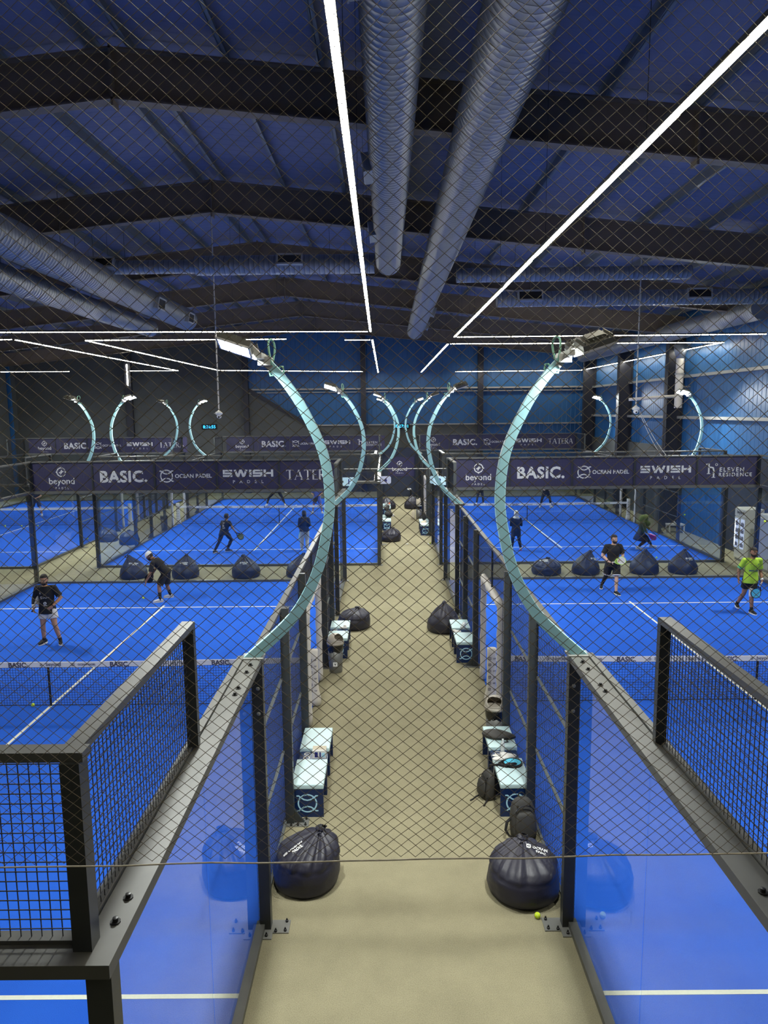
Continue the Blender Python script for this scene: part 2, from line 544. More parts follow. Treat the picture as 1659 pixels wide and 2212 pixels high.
def block_word(word, h, gap):
    """wide square letters cut by a fine horizontal slit"""
    mb = MB(); x = 0
    t = h * 0.25
    for ch in word:
        w = h * 1.05
        if ch == 'S':
            stroke(mb, [(x, h - t / 2), (x + w, h - t / 2)], t); stroke(mb, [(x, h / 2), (x + w, h / 2)], t); stroke(mb, [(x, t / 2), (x + w, t / 2)], t)
            stroke(mb, [(x + t / 2, h - t), (x + t / 2, h / 2)], t); stroke(mb, [(x + w - t / 2, h / 2), (x + w - t / 2, t)], t)
        elif ch == 'W':
            w = h * 1.55
            for a, b in ((0.08, 0.3), (0.5, 0.3), (0.5, 0.7), (0.92, 0.7)):
                stroke(mb, [(x + w * a, h), (x + w * b, 0)], t)
        elif ch == 'I':
            w = t * 1.1
            stroke(mb, [(x + w / 2, 0), (x + w / 2, h)], w)
        elif ch == 'H':
            stroke(mb, [(x + t / 2, 0), (x + t / 2, h)], t); stroke(mb, [(x + w - t / 2, 0), (x + w - t / 2, h)], t); stroke(mb, [(x, h / 2), (x + w, h / 2)], t)
        x += w + gap
    return mb


def flat_xz(mb, loc, rz=0.0, scale=1.0):
    """stand the flat XY artwork up facing -Y at loc"""
    m = Matrix.Translation(loc) @ Matrix.Rotation(rz, 4, 'Z') @ Matrix.Rotation(R(90), 4, 'X') @ Matrix.Scale(scale, 4)
    return MB().cat(mb, m)


def conform(mb, target, direction, off=0.004):
    """lay flat artwork (already placed in target space) onto target along direction"""
    bm = bmesh.new(); bm.from_mesh(target)
    t = BVHTree.FromBMesh(bm); bm.free()
    d = Vector(direction).normalized()
    out = []
    for p in mb.v:
        hit = t.ray_cast(Vector(p) - d * 1.0, d)
        out.append(tuple(hit[0] - d * off) if hit[0] else p)
    mb.v = out
    return mb


def subdivide(mb, dist):
    me = mb.mesh('t'); bm = bmesh.new(); bm.from_mesh(me)
    bmesh.ops.triangulate(bm, faces=bm.faces)
    for _ in range(4):
        e = [e for e in bm.edges if e.calc_length() > dist]
        if not e: break
        bmesh.ops.subdivide_edges(bm, edges=e, cuts=1)
    bmesh.ops.triangulate(bm, faces=bm.faces)
    out = MB(); bm.verts.ensure_lookup_table()
    out.add([tuple(v.co) for v in bm.verts], [tuple(v.index for v in f.verts) for f in bm.faces])
    bm.free(); bpy.data.meshes.remove(me)
    return out


# ================================================================== THE HALL
XL, XR, YN, YF = -24.9, 13.5, -7.0, 46.5
RIDGE_X, RIDGE_Z, SLOPE = -4.4, 11.4, 0.105


def roof_z(x):
    return RIDGE_Z - abs(x - RIDGE_X) * SLOPE


fl = MB().box(XL, XR, YN, YF, -0.2, 0.0).obj('floor', 'carpet')
tag(fl, kind='structure')

# roof sheets on purlins
roof = MB()
for xa, xb in ((XL, RIDGE_X), (RIDGE_X, XR)):
    za, zb = roof_z(xa) + 0.2, roof_z(xb) + 0.2
    roof.add([(xa, YN, za), (xb, YN, zb), (xb, YF, zb), (xa, YF, za), (xa, YN, za + 0.12), (xb, YN, zb + 0.12), (xb, YF, zb + 0.12), (xa, YF, za + 0.12)],
             [(0, 1, 2, 3), (7, 6, 5, 4), (0, 4, 5, 1), (1, 5, 6, 2), (2, 6, 7, 3), (3, 7, 4, 0)])
ceil = tag(roof.obj('ceiling', 'roof'), kind='structure')
px = [RIDGE_X - 0.32, RIDGE_X + 0.30]
k = 1
while RIDGE_X + 0.3 + 1.55 * k < XR: px.append(RIDGE_X + 0.3 + 1.55 * k); k += 1
k = 1
while RIDGE_X - 0.32 - 1.55 * k > XL: px.append(RIDGE_X - 0.32 - 1.55 * k); k += 1
for x in px:
    z = roof_z(x)
    s = 1 if x > RIDGE_X else -1
    p = MB().box(x - 0.012, x + 0.012, YN, YF, z, z + 0.2).box(min(x, x + s * 0.07), max(x, x + s * 0.07), YN, YF, z, z + 0.012).box(min(x, x - s * 0.07), max(x, x - s * 0.07), YN, YF, z + 0.188, z + 0.2)
    p.obj('purlin', 'purlin', ceil)

# rafters
beam_words = [(2.75, 'dark steel roof beam above the walkway, nearest to the safety net', None),
              (9.6, 'largest dark steel roof beam in view, with a ridge kink near the top left', None),
              (16.45, 'dark steel roof beam crossing just in front of the end of the left ceiling duct', None),
              (23.3, 'dark steel roof beam behind the crosswise ducts, third visible from the front', None),
              (30.15, 'dark steel roof beam over the middle of the far courts', None),
              (37.0, 'dark steel roof beam near the far end of the right central duct', None),
              (43.9, 'dark steel roof beam nearest to the far wall', None)]
for y, lab, g in beam_words:
    b = MB()
    for xa, xb in ((XL, RIDGE_X), (RIDGE_X, XR)):
        za, zb = roof_z(xa), roof_z(xb)
        for y0, y1, t0, t1 in ((y - 0.13, y + 0.13, 0.0, 0.03), (y - 0.012, y + 0.012, 0.0, 0.8), (y - 0.13, y + 0.13, 0.77, 0.8)):
            b.add([(xa, y0, za - t1), (xb, y0, zb - t1), (xb, y1, zb - t1), (xa, y1, za - t1), (xa, y0, za - t0), (xb, y0, zb - t0), (xb, y1, zb - t0), (xa, y1, za - t0)],
                  [(0, 3, 2, 1), (4, 5, 6, 7), (0, 1, 5, 4), (1, 2, 6, 5), (2, 3, 7, 6), (3, 0, 4, 7)])
    o = tag(b.obj('roof_beam', 'beam'), lab, 'beam')
    for x in (RIDGE_X, RIDGE_X + 9.6):
        z = roof_z(x)
        MB().box(x - 0.02, x + 0.02, y - 0.13, y + 0.13, z - 0.9, z + 0.04).obj('splice_plate', 'beam', o)

# far wall
fw_ = MB().prism([(XL, 0), (XR, 0), (XR, roof_z(XR) + 0.2), (RIDGE_X, RIDGE_Z + 0.2), (XL, roof_z(XL) + 0.2)], YF, YF + 0.15)
wf = tag(fw_.obj('wall_far', 'wallblue'), kind='structure')
MB().prism([(XL, 0), (6.3, 0), (6.3, 4.52), (-5.2, 4.52), (-9.25, 7.02), (-9.25, roof_z(-9.25) + 0.1), (XL, roof_z(XL) + 0.1)], YF - 0.12, YF).obj('dark_lining', 'walldark', wf)
MB().bar((-9.4, YF - 0.2, 7.12), (-3.6, YF - 0.2, 3.62), 0.08, 0.22).obj('sloping_trim', 'column', wf)
MB().box(-9.2, XR, YF - 0.22, YF, 6.93, 7.03).box(-9.2, XR, YF - 0.2, YF, 6.74, 6.79).obj('girt', 'girt', wf)
MB().box(-4.9, XR, YF - 0.22, YF, 4.52, 4.60).obj('girt', 'girt', wf)
for x, wd in ((-17.2, 0.42), (-9.35, 0.36), (-1.43, 0.34), (6.45, 0.36)):
    MB().box(x - wd / 2, x + wd / 2, YF - 0.40, YF - 0.01, 0, roof_z(x) + 0.1).obj('wall_column', 'column', wf)
# right wall
rw = tag(MB().box(XR, XR + 0.15, YN, YF + 0.15, 0, roof_z(XR) + 0.3).obj('wall_right', 'wallblue_side'), kind='structure')
MB().box(XR - 0.10, XR, YN, 25.6, 0, 3.7).obj('slate_lining', 'wallslate', rw)
MB().box(XR - 0.12, XR, 30.4, YF, 0, 3.7).obj('dark_lining', 'walldark', rw)
for z in (5.08, 6.88):
    MB().box(XR - 0.2, XR, YN, YF, z - 0.06, z + 0.06).obj('girt', 'girt', rw)
for i, y in enumerate((23.3, 30.15, 37.0, 43.9)):
    c = MB().box(XR - 0.75, XR - 0.72, y - 0.2, y + 0.2, 0, 8.9).box(XR - 0.06, XR - 0.02, y - 0.2, y + 0.2, 0, 9.3).box(XR - 0.75, XR - 0.02, y - 0.02, y + 0.02, 0, 8.9)
    if y > 25:
        c.obj('wall_column', 'column', rw)
# left and near walls
lw = tag(MB().box(XL - 0.15, XL, YN, YF + 0.15, 0, roof_z(XL) + 0.3).obj('wall_left', 'walldark'), kind='structure')
MB().box(XL, XL + 0.2, 45.2, 45.4, 0, 8.6).obj('corner_downpipe', 'wallblue', lw)
nw = tag(MB().prism([(XL, 0), (XR, 0), (XR, roof_z(XR) + 0.2), (RIDGE_X, RIDGE_Z + 0.2), (XL, roof_z(XL) + 0.2)], YN - 0.15, YN).obj('wall_near', 'walldark'), kind='structure')

# gallery floor the viewer stands on
tag(MB().box(-12, 12.5, YN, -1.95, 3.65, 3.9).obj('trim_2', 'walldark'), kind='structure')

# low partition closing the walkway at the far end
pt = tag(MB().box(-0.42, 2.3, 43.3, 43.42, 0, 3.15).obj('trim_1', 'wallslate'), kind='structure')

# ------------------------------------------------------------------ LED lines
led_list = [
    ((-0.27, -5.5), (-0.43, 20.4), 'bright LED line over the left edge of the walkway, running from the top edge'),
    ((-0.52, 20.4), (-12.6, 19.5), 'LED line crossing the hall above the far end of the near left court'),
    ((2.55, -5.5), (2.43, 22.4), 'bright LED line over the right edge of the walkway, slanting from the top right corner'),
    ((2.52, 22.45), (13.2, 22.5), 'LED line crossing above the far end of the near right court'),
    ((-10.25, 22.3), (-3.4, 22.6), 'long LED line along the near end of the far left court'),
    ((-1.39, 23.1), (-0.5, 23.2), 'short stub of LED line beside the corner over the walkway'),
    ((-0.42, 23.2), (-0.41, 45.6), 'LED line over the left side of the far walkway, ending near the far wall'),
    ((-10.28, 22.4), (-10.02, 41.3), 'LED line slanting away over the left side of the far left court'),
    ((-9.95, 41.3), (-1.41, 44.3), 'thin LED line over the far end of the far left court'),
    ((-14.5, 21.8), (-12.55, 21.8), 'short LED line cut by the left edge of the photo, meeting a slanting line'),
    ((-12.47, 21.9), (-12.41, 41.1), 'leftmost slanting LED line, over the court beyond the far left court'),
    ((-12.5, 41.2), (-15.2, 40.9), 'short far LED line left of the pole with the upright light'),
    ((-18.9, 41.0), (-22.8, 40.6), 'faint far LED line at the left edge of the photo'),
    ((2.52, 25.05), (13.2, 25.65), 'LED line along the near end of the far right court'),
    ((2.43, 25.15), (2.44, 45.6), 'LED line over the right side of the far walkway'),
    ((13.15, 25.75), (12.92, 45.2), 'LED line slanting down over the right side of the far right court'),
    ((4.7, 45.5), (12.85, 45.3), 'thin LED line in front of the blue far wall'),
]
for a, b, lab in led_list:
    A, B = Vector((*a, 8.0)), Vector((*b, 8.0))
    L = (B - A).length
    o = empty('led_light_line', A, lab, 'light', 'ceiling LED lines')
    d = B - A
    MB().bar((0, 0, 0.034), d + Vector((0, 0, 0.034)), 0.07, 0.045).obj('profile', 'ledcase', o)
    MB().bar((0, 0, 0.005), d + Vector((0, 0, 0.005)), 0.062, 0.018).obj('diffuser', 'led', o)
    n = max(2, int(L / 4) + 1)
    for i in range(n):
        p = d * (0.04 + 0.92 * i / (n - 1))
        top = roof_z(A.x + p.x) + 0.19 - 8.0
        MB().bar(p + Vector((0, 0, 0.05)), p + Vector((0, 0, top)), 0.006).obj('suspension_wire', 'ledcase', o)
# upright light on the far-left column
o = empty('upright_light', (-17.2, 46.07, 7.3), 'upright LED strip on the dark column of the far left wall', 'light')
MB().box(-0.05, 0.05, 0.0, 0.03, 0, 1.45).obj('housing', 'ledcase', o)
MB().box(-0.035, 0.035, -0.03, 0.0, 0.02, 1.43).obj('diffuser', 'led', o)


# ------------------------------------------------------------------ ducts
def duct(a, b, r, lab, seam=0.14, vents=(), group=None, hang=True, n=24):
    a, b = Vector(a), Vector(b)
    d = b - a; L = d.length; d.normalize()
    s = d.cross(Vector((0, 0, 1))).normalized(); u = s.cross(d)
    o = empty('air_duct', a, lab, 'duct', group)
    rr = []
    m = int(L / seam)
    pos = [0.0]
    pipe = MB()
    rs = []
    for i in range(m + 1):
        t = L * i / m
        for dt, r_ in ((-0.018, r), (-0.010, r * 1.022), (0.010, r * 1.022), (0.018, r)):
            tt = min(max(t + dt, 0), L)
            rs.append([d * tt + (s * math.cos(2 * math.pi * k / n) + u * math.sin(2 * math.pi * k / n)) * r_ for k in range(n)])
    pipe.rings(rs)
    pipe.obj('pipe', 'duct', o, smooth=True)
    sm = MB()
    for i in range(0, m + 1):
        t = L * i / m
        sm.rings([[d * (t + q) + (s * math.cos(2 * math.pi * k / n) + u * math.sin(2 * math.pi * k / n)) * r * 1.026 for k in range(n)] for q in (-0.006, 0.006)], cap=False)
    sm.obj('seams', 'ductseam', o)
    if hang:
        kk = max(2, int(L / 4))
        for i in range(kk):
            c = d * (L * (i + 0.5) / kk)
            MB().bar(c + Vector((0, 0, r)), c + Vector((0, 0, roof_z(a.x + c.x) + 0.19 - a.z)), 0.012).obj('hanger', 'ductseam', o)
    for t, side, wd, ht in vents:                 # side: unit vector of the outlet
        sd = Vector(side)
        c = d * t + sd * (r + 0.10)
        f = MB(); g = MB()
        nrm = sd
        along = d
        upv = along.cross(nrm).normalized()
        def P(x, y, z): return c + along * x + upv * y + nrm * z
        fr = 0.05
        for x0, x1, y0, y1 in ((-wd / 2, wd / 2, -ht / 2, -ht / 2 + fr), (-wd / 2, wd / 2, ht / 2 - fr, ht / 2), (-wd / 2, -wd / 2 + fr, -ht / 2, ht / 2), (wd / 2 - fr, wd / 2, -ht / 2, ht / 2)):
            f.add([P(x0, y0, 0), P(x1, y0, 0), P(x1, y1, 0), P(x0, y1, 0), P(x0, y0, 0.02), P(x1, y0, 0.02), P(x1, y1, 0.02), P(x0, y1, 0.02)],
                  [(0, 3, 2, 1), (4, 5, 6, 7), (0, 1, 5, 4), (1, 2, 6, 5), (2, 3, 7, 6), (3, 0, 4, 7)])
        box = MB()
        x0, x1, y0, y1 = -wd / 2 + 0.01, wd / 2 - 0.01, -ht / 2 + 0.01, ht / 2 - 0.01
        box.add([P(x0, y0, -0.25), P(x1, y0, -0.25), P(x1, y1, -0.25), P(x0, y1, -0.25), P(x0, y0, 0), P(x1, y0, 0), P(x1, y1, 0), P(x0, y1, 0)],
                [(0, 3, 2, 1), (4, 5, 6, 7), (0, 1, 5, 4), (1, 2, 6, 5), (2, 3, 7, 6), (3, 0, 4, 7)])
        vo = box.obj('air_vent', 'duct', o)
        f.obj('vent_frame', 'vent', vo)
        for i in range(9):
            y = -ht / 2 + fr + (ht - 2 * fr) * (i + 0.5) / 9
            g.add([P(x0, y - 0.008, 0.002), P(x1, y - 0.008, 0.002), P(x1, y + 0.008, 0.012), P(x0, y + 0.008, 0.012)], [(0, 1, 2, 3)])
        g.add([P(x0, y0, 0.001), P(x1, y0, 0.001), P(x1, y1, 0.001), P(x0, y1, 0.001)], [(0, 1, 2, 3)])
        g.obj('grille', 'ventdark', vo)
    return o


duct((0.10, -5, 9.7), (0.14, 18.3, 9.7), 0.35, 'long spiral duct along the ceiling, the left one of the central pair', vents=[(9.2, (-1, 0, -0.15), 0.75, 0.32), (15.0, (-1, 0, -0.15), 0.75, 0.32), (19.5, (-1, 0, -0.15), 0.75, 0.32)])
duct((1.43, -5, 9.7), (1.66, 36.5, 9.7), 0.42, 'long thick spiral duct along the ceiling, the right one of the central pair', vents=[(33.0, (1, 0, -0.3), 0.8, 0.32), (38.0, (1, 0, -0.3), 0.8, 0.32)])
duct((-0.26, 18.55, 9.72), (-5.4, 18.5, 9.70), 0.27, 'crosswise spiral duct branching left from the end of the left central duct', vents=[(2.4, (0, -1, 0.25), 0.75, 0.32)])
duct((-5.42, 18.5, 9.68), (-9.3, 18.45, 9.66), 0.19, 'thinner end of the crosswise duct reaching the left pair of ducts', vents=[(2.6, (0, -1, 0.35), 0.75, 0.32)])
duct((2.15, 18.9, 9.42), (9.0, 18.9, 9.46), 0.20, 'upper crosswise spiral duct right of the central pair')
duct((3.6, 20.6, 8.98), (13.2, 20.6, 9.0), 0.24, 'lower crosswise spiral duct with framed outlets, on the right', vents=[(1.0, (0, -1, 0.2), 0.8, 0.34), (6.3, (0, -1, 0.2), 0.8, 0.34)])
duct((-8.20, 9, 9.32), (-8.15, 27.6, 9.32), 0.43, 'upper one of the two long ducts at the left of the ceiling', vents=[(13.5, (1, 0, -0.2), 0.8, 0.4), (17.3, (1, 0, -0.2), 0.8, 0.4)])
duct((-9.75, 9, 8.98), (-9.7, 27.6, 8.98), 0.34, 'lower one of the two long ducts at the left of the ceiling')
duct((12.5, 21.5, 8.75), (12.4, 43.0, 8.75), 0.36, 'long duct along the right wall near the roof')


# ================================================================== COURTS
# wire panels share their data by size
_grids = {}


def grid_mesh(w, h, step=0.05, r=0.0021):
    key = (round(w, 3), round(h, 3), step, r)
    if key not in _grids:
        mb = MB()
        nx, nz = int(round(w / step)), int(round(h / step))
        for i in range(nx + 1):
            x = w * i / nx
            mb.box(x - r, x + r, -r, r, 0, h)
        for i in range(nz + 1):
            z = h * i / nz
            mb.box(0, w, -3 * r, -r, z - r, z + r)
        me = mb.mesh('wire_grid')
        me.materials.append(M['wire'])
        _grids[key] = me
    return _grids[key]


def grid(parent, a, b, z0, z1, step=0.05, r=0.0021):
    """wire mesh panel between plan points a and b"""
    a, b = Vector((*a, 0)), Vector((*b, 0))
    d = b - a
    o = bpy.data.objects.new('mesh_panel', grid_mesh(d.length, z1 - z0, step, r))
    COL.objects.link(o)
    o.parent = parent
    o.location = (a.x, a.y, z0)
    o.rotation_euler = (0, 0, math.atan2(d.y, d.x))
    return o


def enclosure(X0, Y0, lab, near_side=True, far_side=True, left=True, right=True, wire_r=0.0021):
    o = empty('court_enclosure', (X0, Y0, 0), lab, 'court fence', 'steel and glass court enclosures')
    WX, LY = 10.0, 20.0
    zt = 0.012
    for sx, xin, use in ((-1, 0.0, left), (1, WX, right)):
        if not use: continue
        def X(d): return xin + sx * d            # d: distance outwards
        def bx(mb, d0, d1, y0, y1, z0, z1):
            a, b = sorted((X(d0), X(d1)))
            mb.box(a, b, y0, y1, z0, z1)
        # glass panes at both ends with sill and cap rails
        for ya, yb in ((0.02, 2.0), (2.0, 4.0), (16.0, 18.0), (18.0, 19.98)):
            m = MB(); bx(m, 0.0, 0.012, ya + 0.006, yb - 0.006, 0.06, 2.97); m.obj('glass_pane', 'glass', o)
        for ya, yb in ((0.0, 4.0), (16.0, 20.0)):
            m = MB(); bx(m, -0.02, 0.07, ya, yb, zt, 0.075); m.obj('sill_rail', 'rail', o)
            y_in, y_out = (ya + 0.045, yb) if ya == 0 else (ya, yb - 0.045)
            m = MB(); bx(m, -0.045, 0.13, y_in, y_out, 2.965, 3.035)
            bx(m, -0.115, -0.052, y_in, y_out, 2.99, 3.052)
            m.obj('cap_rail', 'rail', o)
            for yy in (ya + 0.12, ya + 0.30, ya + 3.0, ya + 3.15, yb - 0.25, yb - 0.45):
                c = (X(0.055), yy, 3.035)
                if Y0 < 10 and ya == 0: MB().lathe([(0.026, 0), (0.026, 0.006), (0.014, 0.006), (0.014, 0.024), (0.004, 0.026)], 10, c).obj('bolt', 'bolt', o)
        # 4 m part: wire panel over the first two metres
        for ya, yb, ye in ((0.0, 2.0, 2.0), (18.0, 20.0, 18.0)):
            g = grid(o, (X(-0.065), ya), (X(-0.065), yb), 3.05, 3.98, r=wire_r)
            m = MB(); bx(m, -0.09, 0.0, ya + (0.03 if ya == 0 else 0), yb - (0.03 if ya > 0 else 0), 3.965, 4.01); m.obj('top_rail', 'rail', o)
            m = MB(); bx(m, -0.085, -0.005, ye - 0.03, ye + 0.03, 3.045, 3.998); m.obj('short_post', 'steel', o)
        # posts of the wire side fence
        for y in (4.0, 6.0, 8.0, 12.0, 14.0, 16.0):
            m = MB()
            d1 = 0.135
            y0 = y - 0.045 if y != 4.0 else y - 0.06
            bx(m, 0.02, d1, y0, y + 0.045, zt, 3.0)
            if y in (6.0, 8.0, 12.0, 14.0):       # triangular foot
                a, b = X(0.135), X(0.27)
                m.add([(a, y - 0.02, zt), (b, y - 0.02, zt), (a, y - 0.02, 0.2), (a, y + 0.02, zt), (b, y + 0.02, zt), (a, y + 0.02, 0.2)], [(0, 1, 2), (3, 5, 4), (0, 3, 4, 1), (1, 4, 5, 2), (2, 5, 3, 0)])
            po = m.obj('post', 'steel', o)
            m = MB(); bx(m, -0.02, 0.33, y - 0.11, y + 0.09, 0.0, 0.012)
            if y == 4.0: bx(m, -0.02, 0.16, y - 0.2, y - 0.11, 0.0, 0.012)
            m.obj('base_plate', 'galv', po)
            for dd, yy in () if (Y0 > 10 or y > 9) else ((0.29, y - 0.08), (0.29, y + 0.06), (0.19, y - 0.09), (0.1, y - 0.155 if y == 4.0 else y - 0.09)):
                MB().lathe([(0.016, 0.012), (0.016, 0.03), (0.009, 0.034), (0.009, 0.05)], 8, (X(dd), yy, 0)).obj('bolt', 'bolt', po)
            if y == 4.0:
                for zz in (2.45, 2.72) if Y0 < 10 else ():
                    c = Vector((X(0.085), y - 0.062, zz))
                    MB().ellipsoid(c, ((0.02, 0, 0), (0, 0.012, 0), (0, 0, 0.02)), 10, 6).obj('dome_bolt', 'galv', po)
        m = MB(); bx(m, -0.03, 0.045, 4.0, 16.0, 2.965, 3.005); m.obj('top_rail', 'rail', o)
        for ya, yb in ((4, 6), (6, 8), (12, 14), (14, 16)):
            grid(o, (X(0.0), ya), (X(0.0), yb), 0.03, 2.97, r=wire_r)
            for zz in (0.04, 1.04, 2.04):
                m = MB(); bx(m, 0.004, 0.034, ya + 0.03, yb - 0.03, zz - 0.015, zz + 0.015)
                m.obj('mid_rail', 'purlin', o)
        # the two-sided doorway by the net post, padded in white
        grid(o, (X(0.0), 8), (X(0.0), 9), 0.03, 2.97, r=wire_r)
        grid(o, (X(0.0), 11.2), (X(0.0), 12), 0.03, 2.97, r=wire_r)
        grid(o, (X(0.0), 9), (X(0.0), 11.2), 2.22, 2.97, r=wire_r)
        m = MB(); m.tube([(X(0.02), 10.05, 2.2), (X(0.02), 10.05, 2.97)], 0.018, 8); m.obj('hanger_rod', 'steel', o)
        for yy in (9.02, 11.18):
            m = MB()
            pts = [(X(0.02 + 0.006 * math.sin(i * 1.7)), yy + 0.006 * math.sin(i * 2.3), 0.03 + 2.15 * i / 12) for i in range(13)]
            m.tube(pts, [0.062 + 0.006 * math.sin(i * 2.9) for i in range(13)], 10); m.obj('post_padding', 'whitepad', o, smooth=True)
        m = MB()
        pts = [(X(0.02), 9.0 + 2.2 * i / 10, 2.17 + 0.012 * math.sin(i * 1.9)) for i in range(11)]
        m.tube(pts, [0.075 + 0.01 * math.sin(i * 2.4) for i in range(11)], 10); m.obj('lintel_padding', 'whitepad', o, smooth=True)
    # end walls
    for y, s, use in ((0.0, -1, near_side), (LY, 1, far_side)):
        if not use: continue
        def Yd(d): return y + s * d
        def by(mb, x0, x1, d0, d1, z0, z1):
            a, b = sorted((Yd(d0), Yd(d1)))
            mb.box(x0, x1, a, b, z0, z1)
        for i in range(5):
            m = MB(); by(m, 2 * i + 0.006, 2 * i + 1.994, 0.0, 0.012, 0.06, 2.97); m.obj('glass_pane', 'glass', o)
            g = grid(o, (2 * i, y), (2 * i + 2, y), 3.05, 3.98, r=wire_r)
        m = MB(); by(m, 0, WX, -0.02, 0.06, zt, 0.075); m.obj('sill_rail', 'rail', o)
        m = MB(); by(m, -0.13, WX + 0.13, -0.045, 0.165, 2.965, 3.0352); by(m, 0.05, WX - 0.05, -0.04, 0.03, 3.035, 3.056); m.obj('cap_rail', 'rail', o)
        m = MB(); by(m, -0.03, WX + 0.03, -0.03, 0.06, 3.965, 4.0105); m.obj('top_rail', 'rail', o)
        for i in (1, 2, 3, 4):
            m = MB(); by(m, 2 * i - 0.025, 2 * i + 0.025, 0.012, 0.045, 3.03, 3.97); m.obj('short_post', 'steel', o)
        for xx in (-0.055, WX + 0.055):
            m = MB(); by(m, xx - 0.06, xx + 0.06, 0.012, 0.115, zt, 2.96)
            m.obj('corner_post', 'steel', o)
            m = MB(); by(m, xx - 0.045 + (0.08 if xx < 0 else -0.08), xx + 0.045 + (0.08 if xx < 0 else -0.08), -0.015, 0.08, 3.035, 3.966)
            m.obj('upper_corner_post', 'steel', o)
            m = MB(); by(m, xx - 0.12, xx + 0.12, -0.02, 0.16, 0, 0.012); m.obj('base_plate', 'galv', o)
    return o


C1, C2, C4, C3, C5 = (-11.41, 0.0), (1.99, 0.0), (-10.30, 22.5), (2.03, 22.5), (-22.72, 22.45)
names = {C1: 'near left', C2: 'near right', C4: 'far left', C3: 'far right', C5: 'farthest left'}
turfs = {
    C1: 'blue turf court in the left foreground, where two men in black shirts play',
    C2: 'blue turf court in the right foreground, with the man in the lime shirt',
    C4: 'blue turf court behind the left foreground court, with the woman in beige trousers',
    C3: 'blue turf court behind the right foreground court, with the woman in the olive headscarf',
    C5: 'blue turf court at the far left edge with loose balls lying along its net'}
encs = {
    C1: 'glass and black mesh enclosure around the court in the left foreground',
    C2: 'glass and black mesh enclosure around the court in the right foreground',
    C4: 'glass and black mesh enclosure of the court behind the left foreground court',
    C3: 'glass and black mesh enclosure of the court behind the right foreground court',
    C5: 'glass and black mesh enclosure of the court at the far left edge'}
for c in (C1, C2, C4, C3, C5):
    x, y = c
    t = MB().box(0, 10, 0, 20, 0.0, 0.012).obj('court_turf', 'turf')
    t.location = (x, y, 0)
    tag(t, turfs[c], 'court', 'blue turf courts')
    l = MB()
    for yy in (3.05, 16.95):
        l.box(0.02, 9.98, yy - 0.027, yy + 0.027, 0.0121, 0.0145)
    l.box(4.973, 5.027, 2.85, 17.15, 0.0122, 0.0150)
    l.obj('court_lines', 'line', t)
    enclosure(x, y, encs[c], wire_r=0.0021 if y < 10 else 0.0025)


# ------------------------------------------------------------------ nets
def pad_net(c, lab, ink=True):
    x, y = c
    o = empty('court_net', (x, y + 10.0, 0), lab, 'net', 'court nets')
    x0, x1 = 0.06, 9.94
    def top(xx): return 0.92 - 0.04 * (1 - ((xx - 5) / 4.8) ** 2)
    m = MB()
    n = 190
    for i in range(n + 1):
        xx = x0 + (x1 - x0) * i / n
        m.box(xx - 0.0022, xx + 0.0022, -0.0022, 0.0022, 0.03, top(xx) - 0.06)
    for j in range(17):
        pts = [(x0 + (x1 - x0) * i / 24) for i in range(25)]
        for a, b in zip(pts, pts[1:]):
            za, zb = (0.03 + (top(q) - 0.09) * j / 16 for q in (a, b))
            m.bar((a, 0, za), (b, 0, zb), 0.0044)
    m.obj('mesh', 'netcord', o)
    m = MB()
    rs = []
    for i in range(33):
        xx = x0 + (x1 - x0) * i / 32
        t = top(xx) + 0.004 * math.sin(i * 1.3)
        rs.append([(xx, -0.012, t - 0.10), (xx, 0.012, t - 0.10), (xx, 0.012, t), (xx, -0.012, t)])
    m.rings(rs); m.obj('headband', 'band', o)
    m = MB(); m.box(4.980, 5.020, -0.010, 0.010, 0.015, 0.80); m.obj('centre_strap', 'netcord', o)
    m = MB(); m.tube([(x0, 0, 0.03), (x1, 0, 0.03)], 0.008, 6); m.obj('bottom_cord', 'netcord', o)
    if ink:
        m = MB()
        kinds = []
        bt = fit(text_mb('BASIC.', 1, 0.03), 0, 0, w=0.36)
        et = MB().cat(ball_emblem(-0.2, 0, 0.022, 0.006)).cat(fit(text_mb('beyond', 1, 0.01), 0.03, 0, w=0.28))
        ot = MB().cat(court_emblem(-0.24, 0, 0.025, 0.006)).cat(fit(text_mb('OCEAN PADEL', 1, 0.02), 0.02, 0, w=0.34))
        xx = 0.6; k = 0
        while xx < 9.5:
            q = (bt, et, ot)[k % 3]
            m.cat(flat_xz(MB().cat(q), (xx, -0.0165, top(xx) - 0.05)))
            xx += 0.64; k += 1
        m.obj('headband_print', 'bandink', o)
    for s, xp in ((-1, -0.02), (1, 10.02)):
        p = MB(); p.tube([(xp, 0, 0.012), (xp, 0, 1.02)], 0.045, 12); po = p.obj('net_post', 'steel', o)
        p = MB()
        rs = []
        for i in range(10):
            t = i / 9
            r = 0.085 + 0.05 * max(0, 1 - t * 3.0) + 0.004 * math.sin(i * 2.2)
            rs.append([(xp + math.copysign(abs(math.cos(2 * math.pi * k / 16)) ** 0.7, math.cos(2 * math.pi * k / 16)) * r, math.copysign(abs(math.sin(2 * math.pi * k / 16)) ** 0.7, math.sin(2 * math.pi * k / 16)) * r, 0.02 + 1.05 * t) for k in range(16)])
        p.rings(rs); pd = p.obj('post_pad', 'whitepad', po, smooth=True)
        if ink:
            pr = MB()
            for i in range(6):
                pr.cat(flat_xz(court_emblem(0, 0, 0.024, 0.006), (xp - 0.045, -0.092, 0.3 + 0.12 * i)))
                pr.cat(flat_xz(fit(text_mb('OP', 1, 0.02), 0, 0, w=0.05), (xp + 0.04, -0.092, 0.3 + 0.12 * i)))
            pr.obj('pad_print', 'bandink', pd)
    return o


